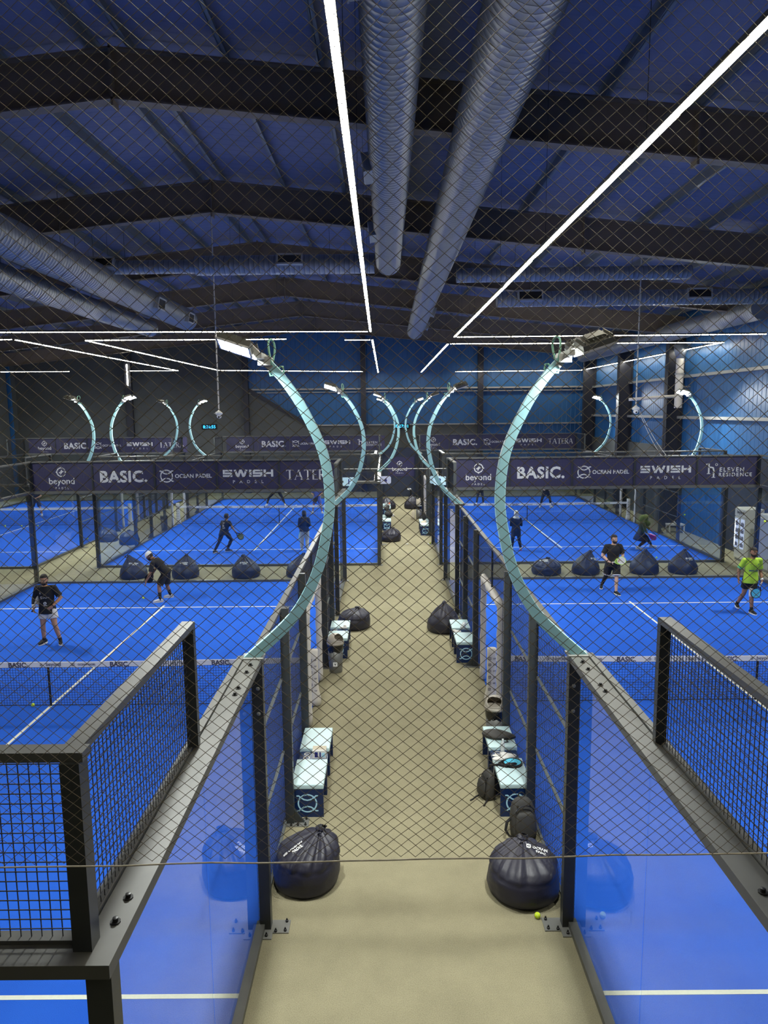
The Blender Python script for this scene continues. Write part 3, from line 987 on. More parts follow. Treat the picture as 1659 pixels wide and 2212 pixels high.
pad_net(C1, 'black court net with a white printed headband, in the left foreground court')
pad_net(C2, 'black court net with a white printed headband, in the right foreground court')
pad_net(C4, 'net of the far left court, in front of the two far players beyond it')
pad_net(C3, 'net of the far right court, with a white padded post at its right end')
pad_net(C5, 'net of the court at the far left edge, with balls scattered before it', ink=False)


# ------------------------------------------------------------------ sponsor banners on the far end walls
BW, BH = 1.96, 0.92


def banner_art(kind):
    mb = MB()
    if kind == 'ball':
        mb.cat(ball_emblem(0, 0.16, 0.135, 0.034)); mb.cat(fit(text_mb('beyond', 1, 0.012), 0, -0.16, w=0.82)); mb.cat(fit(text_mb('PADEL', 1, 0.01, 1.9), 0, -0.355, w=0.42))
    elif kind == 'bold':
        mb.cat(fit(text_mb('BASIC.', 1, 0.035, 1.08), 0, 0.0, w=1.52))
    elif kind == 'lens':
        mb.cat(court_emblem(-0.62, 0, 0.19, 0.036)); mb.cat(fit(text_mb('OCEAN PADEL', 1, 0.03, 1.05), 0.24, 0.0, w=1.18))
    elif kind == 'block':
        mb.cat(fit(block_word('SWISH', 1.0, 0.14), 0, 0.07, w=1.62, h=0.25)); mb.cat(fit(text_mb('PADEL', 1, 0.01, 3.0), 0, -0.20, w=0.98))
    elif kind == 'serif':
        mb.cat(fit(serif_word('TATERA', 1.0, 0.14), 0, 0, w=1.55, h=0.34))
    elif kind == 'eleven':
        e = MB(); h = 0.4
        stroke(e, [(-0.62, -0.08), (-0.62, 0.24), (-0.72, 0.2)], 0.05); stroke(e, [(-0.62, 0.08), (-0.56, 0.12), (-0.48, 0.1), (-0.46, 0.0), (-0.46, -0.2)], 0.05)
        stroke(e, [(-0.68, -0.09), (-0.56, -0.09)], 0.02); stroke(e, [(-0.52, -0.21), (-0.4, -0.21)], 0.02); stroke(e, arc(-0.38, 0.2, 0.035, 0, 360, 12)[:-1], 0.015, True)
        mb.cat(e)
        mb.cat(fit(text_mb('ELEVEN', 1, 0.02, 1.35), 0.12, 0.04, w=0.78)); mb.cat(fit(text_mb('RESIDENCE', 1, 0.02, 1.35), 0.24, -0.12, w=1.06))
    return mb


art = {k: banner_art(k).mesh('banner_print_' + k) for k in ('ball', 'bold', 'lens', 'block', 'serif', 'eleven')}
for m_ in art.values(): m_.materials.append(M['white'])
kind_words = {'ball': 'navy banner with ball emblem over lowercase word',
              'bold': 'navy banner with bold white word and dot',
              'lens': 'navy banner with crossed ring emblem, small words',
              'block': 'navy banner with wide blocky striped word',
              'serif': 'navy banner with thin serif word',
              'eleven': 'navy banner with numeral emblem, two stacked words'}
ends = {C1: 'behind the left foreground court', C2: 'behind the right foreground court', C4: 'behind the far left court',
        C3: 'behind the far right court', C5: 'behind the leftmost far court'}
bp_mesh = MB().box(-BW / 2, BW / 2, 0, 0.006, -BH / 2, BH / 2).mesh('banner_panel')
bp_mesh.materials.append(M['navy'])
for c, seq in ((C1, ('ball', 'bold', 'lens', 'block', 'serif')), (C2, ('ball', 'bold', 'lens', 'block', 'eleven')), (C4, ('ball', 'bold', 'lens', 'block', 'eleven')),
               (C3, ('ball', 'bold', 'lens', 'block', 'serif')), (C5, ('ball', 'bold', 'lens', 'block', 'serif'))):
    for i, kd in enumerate(seq):
        o = bpy.data.objects.new('sponsor_banner', bp_mesh); COL.objects.link(o)
        o.location = (c[0] + 1 + 2 * i + (0.6 if c in (C4, C5) else 0) * (0.5 if i == 0 else 0.5), c[1] + 20.05, 3.5)
        tag(o, kind_words[kd] + ' ' + ends[c], 'banner', 'sponsor banners along the court ends')
        a = bpy.data.objects.new('banner_print', art[kd]); COL.objects.link(a)
        a.parent = o
        a.matrix_local = Matrix.Translation((0, -0.003, 0)) @ Matrix.Rotation(R(90), 4, 'X')
# banner on the low partition at the end of the walkway
o = MB().box(-0.85, 0.85, 0, 0.012, -0.62, 0.62).obj('sponsor_banner', 'navy')
o.location = (1.02, 43.28, 1.93)
tag(o, 'single navy banner with a white ball emblem on the partition closing the walkway', 'banner', 'sponsor banners along the court ends')
a = bpy.data.objects.new('banner_print', art['ball']); COL.objects.link(a)
a.parent = o; a.matrix_local = Matrix.Translation((-0.1, -0.003, 0)) @ Matrix.Rotation(R(90), 4, 'X') @ Matrix.Scale(1.15, 4)


# ------------------------------------------------------------------ arched floodlights
def arch_lamp(x, y, side, lab, tilt_y, group='teal arched floodlights'):
    """side: +1 bulges towards +X and ends over -X"""
    o = empty('arched_floodlight', (x, y, 3.035), lab, 'lamp', group)
    P0 = [(-0.02, 0.0), (0.42, 0.42), (0.66, 0.85), (0.78, 1.30), (0.815, 1.66), (0.76, 2.08), (0.58, 2.50), (0.40, 2.78), (0.24, 2.96)]
    # smooth curve through the points
    pts = []
    for i in range(len(P0) - 1):
        p = [Vector(P0[max(i - 1, 0)]), Vector(P0[i]), Vector(P0[i + 1]), Vector(P0[min(i + 2, len(P0) - 1)])]
        for k in range(5):
            t = k / 5
            pts.append(0.5 * ((2 * p[1]) + (p[2] - p[0]) * t + (2 * p[0] - 5 * p[1] + 4 * p[2] - p[3]) * t * t + (3 * p[1] - p[0] - 3 * p[2] + p[3]) * t ** 3))
    pts.append(Vector(P0[-1]))
    rs = []; e1 = []
    for i, p in enumerate(pts):
        d = (pts[min(i + 1, len(pts) - 1)] - pts[max(i - 1, 0)]).normalized()
        q = Vector((-d.y, d.x))
        t = i / (len(pts) - 1)
        w = 0.057 - 0.017 * t
        if i == 0: q = Vector((-1, 0)); w = 0.085
        hy = 0.045 - 0.012 * t
        a, b = p + q * w, p - q * w
        rs.append([(side * a.x, -hy, a.y), (side * b.x, -hy, b.y), (side * b.x, hy, b.y), (side * a.x, hy, a.y)])
    MB().rings(rs).obj('arched_arm', 'teal', o, bevel=0.004)
    MB().box(-0.11, 0.11, -0.09, 0.09, -0.006, 0.012).obj('base_plate', 'galv', o)
    tip = Vector((side * 0.22, 0, 2.98))
    br = MB()
    br.bar(tip + Vector((side * 0.06, 0, -0.08)), tip + Vector((-side * 0.16, 0, 0.15)), 0.10, 0.06)
    br.bar(tip + Vector((-side * 0.02, -0.27, 0.03)), tip + Vector((-side * 0.02, 0.27, 0.03)), 0.055, 0.055)
    br.box(*sorted((tip.x - 0.06, tip.x + 0.06)), -0.10, 0.10, tip.z - 0.05, tip.z + 0.03)
    br.obj('head_bracket', 'lampmetal', o)
    cb = MB()
    cb.tube([tip + Vector((side * (0.05 + 0.02 * math.sin(i * .6)), 0.05 + 0.12 * math.sin(i * 0.42), -0.05 + 0.26 * math.sin(i * 0.26))) for i in range(13)], 0.011, 6)
    cb.tube([tip + Vector((side * (0.10 + 0.07 * math.sin(i * .52)), 0.04, -0.10 + 0.05 * math.sin(i * 1.05))) for i in range(13)], 0.010, 6)
    cb.obj('cable', 'cable', o, smooth=True)
    nrm = Vector((-side * 0.30, tilt_y, -0.92)).normalized()
    for yy in (-0.18, 0.18):
        c = tip + Vector((-side * 0.25, yy, 0.13))
        yv = Vector((0, 1, 0)); yv = (yv - nrm * yv.dot(nrm)).normalized(); xv = yv.cross(nrm)
        mt = Matrix(((xv.x, yv.x, nrm.x, c.x), (xv.y, yv.y, nrm.y, c.y), (xv.z, yv.z, nrm.z, c.z), (0, 0, 0, 1))) @ Matrix.Scale(0.74, 4)
        h = MB().box(-0.21, 0.21, -0.18, 0.18, -0.05, 0.03).box(-0.11, 0.11, -0.10, 0.10, -0.10, -0.05)
        for kx in range(7): h.box(-0.19 + 0.06 * kx, -0.18 + 0.06 * kx, -0.16, 0.16, -0.085, -0.05)
        ho = h.xf(mt).obj('lamp_housing', 'lamphouse', o)
        MB().box(-0.22, 0.22, -0.19, -0.165, 0.02, 0.045).box(-0.22, 0.22, 0.165, 0.19, 0.02, 0.045).box(-0.22, -0.195, -0.19, 0.19, 0.02, 0.045).box(0.195, 0.22, -0.19, 0.19, 0.02, 0.045).xf(mt).obj('lamp_frame', 'floodframe', ho)
        MB().add([(-0.19, -0.165, 0.033), (0.19, -0.165, 0.033), (0.19, 0.165, 0.033), (-0.19, 0.165, 0.033)], [(0, 1, 2, 3)]).xf(mt).obj('lamp_lens', 'flood', ho, fix=False)
    return o


DX = 0.04
lamps = [
    (C1[0] + 10 + DX, 4, 1, 'large teal arched floodlight with lit panels, springing from the left walkway fence in front', -0.27),
    (C1[0] + 10 + DX, 16, 1, 'teal arched floodlight with a glaring head, second along the left walkway fence', -0.30),
    (C2[0] - DX, 4, -1, 'large teal arched floodlight with dark-backed heads, in front on the right walkway fence', 0.34),
    (C2[0] - DX, 16, -1, 'teal arched floodlight second along the right walkway fence, ending at the pale wall rail', 0.30),
    (C4[0] + 10 + DX, 26.5, 1, 'thin teal arched floodlight on the left far fence, rising beside the sign with the 4', -0.10),
    (C4[0] + 10 + DX, 38.5, 1, 'most distant teal arched floodlight on the left side of the walkway', -0.20),
    (C3[0] - DX, 26.5, -1, 'thin teal arched floodlight on the right far fence, third along the right of the walkway', 0.1),
    (C3[0] - DX, 38.5, -1, 'most distant teal arched floodlight right of the walkway, with a small lit head', -0.35),
    (C4[0] - DX, 26.5, -1, 'teal arch opening right with a star-bright head, second of four left of the hall', -0.30),
    (C4[0] - DX, 38.5, -1, 'teal arch beside the left wall clock, rightmost of four left of the hall', -0.2),
    (C5[0] + 10 + DX, 26.5, 1, 'leftmost of the four distant teal arched floodlights, bulging right', 0.25),
    (C5[0] + 10 + DX, 38.5, 1, 'teal arch third from the left among the four distant ones, bulging right', 0.2),
    (C3[0] + 10 + DX, 26.5, 1, 'rightmost teal arched floodlight, glaring in front of the blue side wall', -0.45),
    (C3[0] + 10 + DX, 38.5, 1, 'teal arched floodlight beside the right wall columns, left of the rightmost glaring one', -0.40),
]
for x, y, s, lab, ty in lamps:
    arch_lamp(x, y, s, lab, ty)
for x, y, s in ((C1[0] - DX, 4, -1), (C1[0] - DX, 16, -1), (C2[0] + 10 + DX, 4, 1), (C2[0] + 10 + DX, 16, 1), (C5[0] - DX, 26.5, -1), (C5[0] - DX, 38.5, -1)):
    arch_lamp(x, y, s, 'teal arched floodlight on an outer fence beyond the edge of the view', 0.0, 'floodlights beyond the edges of the view')


# ------------------------------------------------------------------ court number signs
def number_sign(x, y, z, num, s, lab, m='signblue'):
    """s=+1 reaches right from the post, rounded at the free end"""
    o = empty('court_number_sign', (x, y, z), lab, 'sign', 'court number signs')
    w, h, r = 0.40, 0.27, 0.07
    poly = [(0, -h / 2)] + [(w - r + r * math.cos(R(a)), -h / 2 + r + r * math.sin(R(a))) for a in range(-90, 1, 15)] + [(w - r + r * math.cos(R(a)), h / 2 - r + r * math.sin(R(a))) for a in range(0, 91, 15)] + [(0, h / 2)]
    if s < 0: poly = [(-a, b) for a, b in poly][::-1]
    MB().prism(poly, -0.012, 0.012).obj('board', m, o)
    flat_xz(fit(text_mb(num, 1, 0.03), 0, 0, h=0.165), (s * w * 0.50, -0.0145, 0)).obj('numeral', 'inkblue', o)
    MB().box(*sorted((-s * 0.12, s * 0.03)), -0.02, 0.02, -0.03, 0.03).obj('arm', 'steel', o)


number_sign(-1.37, 19.9, 3.28, '1', 1, 'pale blue sign with the number 1 on the end post of the left foreground court')
number_sign(1.93, 19.9, 3.28, '2', -1, 'pale blue sign with the number 2, in front of the sign with the 3')
number_sign(1.97, 22.45, 3.07, '3', -1, 'pale blue sign with the number 3, just behind the sign with the 2')
number_sign(-0.20, 22.4, 3.08, '4', 1, 'lilac white sign with the number 4 on the post left of the far walkway', 'signpale')
tag(MB().tube([(-1.33, 20.02, 3.68), (1.95, 20.02, 3.66)], 0.012, 6).obj('tie_rod', 'rod'), 'thin horizontal rod spanning the walkway between the two number posts', 'rod')


# ------------------------------------------------------------------ safety net in front of the viewer
def safety_net():
    o = empty('safety_net', (0, -1.2, 4.24), 'dark diamond safety net stretched across the whole view in front of the viewer', 'net')
    dx, dz = 0.0425, 0.0368
    x0, x1, z1 = -2.6, 2.6, 2.75
    nx, nz = int((x1 - x0) / dx), int(z1 / (dz / 2))
    def P(i, j):
        x = x0 + dx * (i + (0.5 if j % 2 else 0)); z = j * dz / 2
        q = noise.noise_vector(Vector((x * 1.3, z * 1.3, 3.0))) * 0.016 + noise.noise_vector(Vector((x * 9, z * 9, 1.0))) * 0.0022
        z += 0.012 * x
        return Vector((x + q.x, q.y * 1.5, z + q.z * (1 if j > 2 else 0.3)))
    v, f = [], []
    def seg(a, b, r):
        d = (b - a).normalized(); s = d.cross(Vector((0, 1, 0))).normalized(); u = s.cross(d)
        n = len(v)
        for p in (a, b):
            for k in range(4):
                v.append(tuple(p + (s * math.cos(math.pi / 2 * k) + u * math.sin(math.pi / 2 * k)) * r))
        for k in range(4):
            q = (k + 1) % 4
            f.append((n + k, n + q, n + 4 + q, n + 4 + k))
    for j in range(nz):
        for i in range(nx):
            a = P(i, j)
            for di in ((0, -1) if j % 2 == 0 else (0, 1)):
                if 0 <= i + di < nx:
                    b = P(i + di, j + 1)
                    seg(a, b, 0.00086)
    # knots
    kv = MB(); kv.v, kv.f = v, f
    for j in range(nz):
        for i in range(nx):
            a = P(i, j); r = 0.0016
            n = len(kv.v)
            kv.v += [tuple(a + Vector(q) * r) for q in ((1, 0, 0), (-1, 0, 0), (0, 1, 0), (0, -1, 0), (0, 0, 1), (0, 0, -1))]
            kv.f += [tuple(n + t for t in q) for q in ((0, 2, 4), (2, 1, 4), (1, 3, 4), (3, 0, 4), (2, 0, 5), (1, 2, 5), (3, 1, 5), (0, 3, 5))]
    kv.obj('netting', 'netbrass', o, fix=False)
    pts = [(x0 + (x1 - x0) * t / 40, 0.002 * math.sin(t * 2.1), 0.012 * (x0 + (x1 - x0) * t / 40) - 0.006 + 0.002 * math.sin(t * 1.3)) for t in range(41)]
    MB().tube(pts, 0.0024, 6).obj('border_rope', 'rope', o, smooth=True)
    o.rotation_euler = (0, 0, 0)


safety_net()


# ================================================================== THINGS ON THE FLOOR
def bean_bag(x, y, R0, H, lean, label, m, seed=1, peak=0.0, rz=0.0, logo=None, group='bean bags'):
    """R0 radius, H height of the gathered tip, lean (dx,dy) of the tip, peak 0 = slumped dome, 1 = tent-like cone"""
    o = empty('bean_bag', (x, y, 0), label, 'bean bag', group)
    rg = random.Random(seed)
    ph = [rg.uniform(0, 6.28) for _ in range(6)]
    n = 72
    dome = [(0.0, 0.78), (0.02, 0.90), (0.08, 0.975), (0.20, 1.0), (0.34, 1.0), (0.46, 0.975), (0.56, 0.93), (0.65, 0.84), (0.73, 0.70), (0.80, 0.52), (0.85, 0.35), (0.89, 0.22), (0.915, 0.14), (0.94, 0.12), (0.97, 0.16), (1.0, 0.14)]
    cone = [(0.0, 0.86), (0.02, 0.96), (0.10, 1.0), (0.22, 1.0), (0.34, 0.95), (0.46, 0.84), (0.56, 0.70), (0.66, 0.53), (0.74, 0.40), (0.82, 0.28), (0.88, 0.20), (0.92, 0.15), (0.95, 0.12), (0.98, 0.10), (1.0, 0.06)]
    prof = [(a[0], a[1] * (1 - peak) + b[1] * peak) for a, b in zip(dome, cone)]
    # finer profile
    fine = []
    for (t0, r0), (t1, r1) in zip(prof, prof[1:]):
        for k in range(3):
            s = k / 3
            fine.append((t0 + (t1 - t0) * s, r0 + (r1 - r0) * s))
    fine.append(prof[-1])
    rs = []
    for t, r in fine:
        z = H * t
        k = max(0, (t - 0.25) / 0.75)
        cx, cy_ = lean[0] * k ** 2.2, lean[1] * k ** 2.2
        row = []
        for j in range(n):
            a = 2 * math.pi * j / n
            a2 = a + 0.35 * math.sin(a * 2 + ph[3])
            pleat = (abs(math.sin(a2 * 4.5 + ph[0])) ** 0.45 - 0.7) * 1.3 + 0.8 * (abs(math.sin(a2 * 7 + ph[1])) ** 0.5 - 0.7) + 0.3 * math.sin(a * 13 + ph[2])
            amp = 0.012 + 0.46 * max(0, min(1, (t - 0.46) / 0.40)) ** 1.1
            w = noise.noise(Vector((math.cos(a) * 1.7, math.sin(a) * 1.7, t * 4 + seed))) * 0.055 * min(1, t * 6)
            w2 = noise.noise(Vector((math.cos(a) * 3, math.sin(a) * 3, t * 26 + seed))) * 0.014 if 0.1 < t < 0.46 else 0
            if 0.44 < t < 0.54: w -= 0.028 * (1 - abs(t - 0.49) / 0.05)
            rr = R0 * r * (1 + amp * pleat * (0.62 if t < 0.86 else 0.4) + w + w2)
            zz = z + (0.03 * H * noise.noise(Vector((math.cos(a) * 1.5, math.sin(a) * 1.5, seed * 3.1))) * min(1, t * 4) if t > 0.02 else 0)
            row.append((cx + rr * math.cos(a), cy_ + rr * math.sin(a), zz))
        rs.append(row)
    b = MB().rings(rs)
    body = b.obj('bag_body', m, o, smooth=True)
    tip = Vector((lean[0], lean[1], H))
    MB().tube([tip + Vector((0.05 * math.sin(q), -0.03 - 0.015 * q, -0.02 - 0.06 * math.sin(q * 0.52))) for q in [i * 0.6 for i in range(11)]], 0.010, 6).obj('carry_loop', m, o, smooth=True)
    if logo:
        (lx, ly, lz), ang, size, dr = logo
        t = MB().cat(fit(text_mb('OCEAN', 1, 0.04), 0.02, 0.0, w=0.30)).cat(court_emblem(-0.20, 0.0, 0.038, 0.014)).cat(fit(text_mb('PADEL', 1, 0.04), 0.04, -0.085, w=0.22))
        t = subdivide(t, 0.03)
        dv = Vector(dr).normalized()
        xa = Vector((math.cos(ang), math.sin(ang), 0)); xa = (xa - dv * xa.dot(dv)).normalized(); ya = dv.cross(xa) * -1
        if ya.z < 0: ya = -ya
        t.v = [tuple(Vector((lx, ly, lz)) + xa * (p[0] * size) + ya * (p[1] * size)) for p in t.v]
        conform(t, body.data, dr, 0.006)
        t.obj('print', 'white', body, fix=False)
    return o


bean_bag(-0.985, 4.78, 0.392, 0.63, (0.20, 0.12), 'large black bean bag left of the walkway, tip flopped right, by the nearest left post', 'bagnight', 3, 0.0, logo=((-0.13, -0.10, 0.50), 0.75, 0.62, (0.2, 0.75, -0.75)))
bean_bag(1.555, 4.58, 0.412, 0.57, (0.02, 0.20), 'large black bean bag right of the walkway with a tennis ball before it', 'bagnight', 9, 0.0, logo=((0.19, 0.04, 0.5), -0.2, 0.62, (-0.1, 0.6, -0.8)))
bean_bag(-0.84, 14.95, 0.42, 0.56, (0.10, -0.02), 'slumped black bean bag behind the left bench that stands by the lidded bin', 'bagnight', 5, 0.1)
bean_bag(1.44, 14.62, 0.42, 0.76, (0.02, 0.05), 'black bean bag with a tall pulled-up tip behind the second right bench', 'bagnight', 6, 0.75)
row = [(-8.56, 0.45, 0.80, (-0.16, 0.0), 0.95, 'navy bean bag leftmost of the row behind the left court', 21, (0.10, -0.28, 0.56)),
       (-6.80, 0.45, 0.80, (0.06, 0.05), 0.8, 'navy bean bag behind the man bending over in the row behind the left court', 22, (0.05, -0.3, 0.56)),
       (-4.75, 0.47, 0.78, (-0.08, 0.0), 0.85, 'navy bean bag third from the left in the row behind the left court', 23, (0.0, -0.3, 0.55)),
       (-2.92, 0.46, 0.82, (0.16, 0.0), 0.95, 'navy bean bag half hidden by the left walkway fence, last of the left row', 24, None),
       (5.42, 0.49, 0.58, (0.05, 0.0), 0.1, 'low slumped navy bean bag, leftmost of the row behind the right court', 25, (-0.1, -0.2, 0.52)),
       (6.75, 0.46, 0.82, (0.16, 0.0), 0.95, 'navy bean bag with its tip leaning right, behind the man in the plain black shirt', 26, (0.24, -0.2, 0.56)),
       (8.72, 0.48, 0.84, (0.02, 0.0), 0.95, 'navy bean bag with an upright point, third from the left behind the right court', 27, None),
       (10.02, 0.47, 0.84, (0.04, 0.0), 0.95, 'navy bean bag nearest the fridges, last of the row behind the right court', 28, (0.12, -0.3, 0.55))]
for x, r, h, ln, pk, lab, sd, lg in row:
    bean_bag(x, 20.85, r, h, ln, lab, 'bagnavy', sd, pk, logo=(lg, 0.25, 0.62, (0, 1, -0.35)) if lg else None)
bean_bag(0.20, 27.35, 0.43, 0.60, (0.12, 0.0), 'black bean bag on the far walkway, just behind the post with the 4 sign', 'bagnight', 31, 0.25)
bean_bag(0.12, 37.6, 0.45, 0.66, (-0.1, 0.0), 'black bean bag deep on the left of the far walkway, with light things on it', 'bagnight', 32, 0.3)
bean_bag(1.50, 37.6, 0.45, 0.78, (0.0, 0.0), 'black bean bag deep on the right of the far walkway', 'bagnight', 33, 0.7)
bean_bag(-10.92, 27.2, 0.42, 0.62, (0.0, 0.0), 'navy bean bag against the left glass of the far left court', 'bagnavy', 34, 0.2)
bean_bag(-12.1, 27.95, 0.42, 0.62, (-0.1, 0.0), 'navy bean bag in the gap left of the far left court, against the farther fence', 'bagnavy', 35, 0.3)


# ------------------------------------------------------------------ benches
def bench(x0, x1, y0, y1, lab, outer):
    """outer: -1 when the fence is on the left"""
    o = empty('bench', ((x0 + x1) / 2, y0, 0), lab, 'bench', 'navy benches with pale teal cushions')
    w = (x1 - x0) / 2; L = y1 - y0
    def box(*a): return MB().box(*a)
    box(-w, w, 0.0, 0.03, 0.0, 0.40).obj('end_panel', 'benchblue', o)
    box(-w, w, L - 0.03, L, 0.0, 0.40).obj('end_panel', 'benchblue', o)
    s = -outer
    inner = (w - 0.10) * s
    box(*sorted((inner, inner - 0.02 * s)), 0.03, L - 0.03, 0.06, 0.385).obj('side_panel', 'benchblue', o)
    box(-w + 0.01, w - 0.01, 0.03, L - 0.03, 0.385, 0.405).obj('deck', 'benchblue', o)
    for yy in (0.62, L - 0.62):
        box(*sorted((w * s, inner)), yy - 0.05, yy + 0.05, 0.0, 0.385).obj('support', 'benchblue', o)
    flat_xz(court_emblem(0.0, 0.0, 0.125, 0.020), (0, -0.003, 0.205)).obj('emblem', 'emblem', o)
    for ya, yb in ((0.0, L * 0.41), (L * 0.60, L)):
        MB().box(-w - 0.005, w + 0.005, ya - 0.005, yb, 0.405, 0.475).obj('seat_cushion', 'cushion', o, bevel=0.016)
    tr = box(-w + 0.02, w - 0.02, L * 0.415, L * 0.595, 0.405, 0.425).obj('tray', 'benchblue', o)
    for k in (0.34, 0.72):
        yy = L * (0.415 + 0.18 * k)
        rg = MB().lathe([(0.038, 0.0), (0.048, 0.0), (0.048, 0.008), (0.038, 0.008)], 20, (-w * 0.45, yy, 0.426), cap=False)
        rg.obj('cup_ring', 'whitepad', tr)
    return o


bench(-1.33, -0.89, 6.13, 7.93, 'navy bench with two pale cushions and a small box on its tray, nearest left', -1)
bench(1.53, 1.95, 6.10, 7.93, 'navy bench holding rackets and a bottle, nearest on the right', 1)
bench(-1.33, -0.89, 12.55, 13.94, 'navy bench behind the lidded grey bin on the left', -1)
bench(1.53, 1.95, 12.2, 13.94, 'navy bench with a plastic bag on it, second on the right', 1)
bench(-0.15, 0.24, 30.0, 31.9, 'pale cushioned bench with dark bags on it, left of the far walkway', -1)
bench(-0.15, 0.26, 34.4, 36.2, 'white bench with bottles standing on it, deep on the left of the far walkway', -1)
bench(1.55, 1.97, 28.6, 30.4, 'navy bench with light clothes on it, right of the far walkway', 1)


# ------------------------------------------------------------------ bins
def bin_(x, y, rz, lab, lid=True, h=0.62):
    o = empty('waste_bin', (x, y, 0), lab, 'bin', rz=rz)
    MB().lathe([(0.135, 0), (0.14, 0.01), (0.165, h), (0.158, h), (0.14, h - 0.02)], 28).obj('bin_body', 'bingrey', o, smooth=True)
    rs = []
    for t in range(7):
        z = h + 0.01 - 0.17 * t / 6
        rs.append([((0.1745 - 0.0025 * t + 0.003 * math.sin(k * 2.3 + t)) * math.cos(2 * math.pi * k / 36), (0.1745 - 0.0025 * t + 0.003 * math.sin(k * 2.3 + t)) * math.sin(2 * math.pi * k / 36), z + (0.02 * math.sin(k * 0.9) if t == 6 else 0)) for k in range(36)])
    MB().rings(rs, cap=False).obj('bin_liner', 'bagliner', o, smooth=True)
    if lid:
        MB().lathe([(0.150, h - 0.005), (0.182, h - 0.005), (0.186, h + 0.02), (0.182, h + 0.05), (0.150, h + 0.05)], 36).obj('lid_rim', 'binlid', o, smooth=True)
        m = MB(); rs = []
        n, q = 96, 36
        d = MB()
        vv, ff = [], []
        for i in range(q + 1):
            t = math.pi / 2 * i / q
            for k in range(n):
                a = 2 * math.pi * k / n
                vv.append((0.178 * math.cos(t) * math.cos(a) + 1e-5 * k, 0.178 * math.cos(t) * math.sin(a), h + 0.05 + 0.17 * math.sin(t)))
        for i in range(q):
            for k in range(n):
                a = 2 * math.pi * (k + 0.5) / n
                t = math.pi / 2 * (i + 0.5) / q
                dx, dy, dz = math.cos(t) * math.cos(a), math.cos(t) * math.sin(a), math.sin(t)
                # oval opening in the front of the dome
                if ((dy) / 0.68) ** 2 + ((dz - 0.56) / 0.40) ** 2 < 1 and dx > -0.15:
                    continue
                ff.append((i * n + k, i * n + (k + 1) % n, (i + 1) * n + (k + 1) % n, (i + 1) * n + k))
        d.add(vv, ff)
        ob = d.obj('lid_dome', 'binlid', o, smooth=True)
        so = ob.modifiers.new('thickness', 'SOLIDIFY'); so.thickness = 0.006
        MB().lathe([(0.148, h + 0.0), (0.150, h + 0.02), (0.10, h - 0.1), (0.02, h - 0.2)], 20).obj('dark_inside', 'black', o)
    return o


b1 = bin_(-1.10, 11.75, R(-32), 'grey bin with a beige dome lid and black liner, left of the walkway')
m = MB().box(-0.045, 0.045, -0.158, -0.152, 0.16, 0.25)
st = m.obj('label_sticker', 'white', b1); st.rotation_euler = (0, 0, R(32))
flat_xz(fit(text_mb('V', 1, 0.05), 0, 0, h=0.05), (0.0, -0.1595, 0.205)).obj('sticker_print', 'black', st)
bin_(1.79, 8.30, R(-112), 'grey bin with an open dome lid behind the nearest right bench')
b3 = bin_(1.70, 33.6, 0.0, 'grey open bin under cream bags on the far walkway', lid=False, h=0.66)
bin_(-10.55, 30.9, 0.0, 'dark bin left of the far left court, beside a white padded post', lid=False, h=0.66)


# ------------------------------------------------------------------ small things on the benches
def soft(name, m, pts, loc, label, cat, voxel=0.012, group=None, rz=0):
    """pts: list of (x,y,z, rx,ry,rz) lumps merged into one soft body"""
    mb = MB()
    for x, y, z, a, b, c in pts:
        mb.ellipsoid((x, y, z), ((a, 0, 0), (0, b, 0), (0, 0, c)), 14, 9)
    me = remeshed(mb, voxel, 5, name)
    o = link(name, me, m)
    o.location = loc; o.rotation_euler = (0, 0, rz)
    return tag(o, label, cat, group)


# box with tissue on the left bench tray
o = empty('tissue_box', (-1.02, 7.05, 0.426), 'small printed box with paper sticking out, on the near left bench', 'box')
MB().box(-0.10, 0.10, -0.075, 0.075, 0, 0.12).obj('carton', 'whitecloth', o)
MB().box(-0.10, 0.10, 0.0, 0.08, 0.12, 0.126).xf(Matrix.Rotation(R(14), 4, 'X')).obj('flap', 'cream', o)
MB().box(-0.065, -0.02, -0.0765, -0.0755, 0.02, 0.10).box(0.005, 0.025, -0.0765, -0.0755, 0.02, 0.10).obj('dark_print', 'inkblue', o)
MB().box(0.035, 0.085, -0.0765, -0.0755, 0.02, 0.09).obj('blue_print', 'emblem', o)
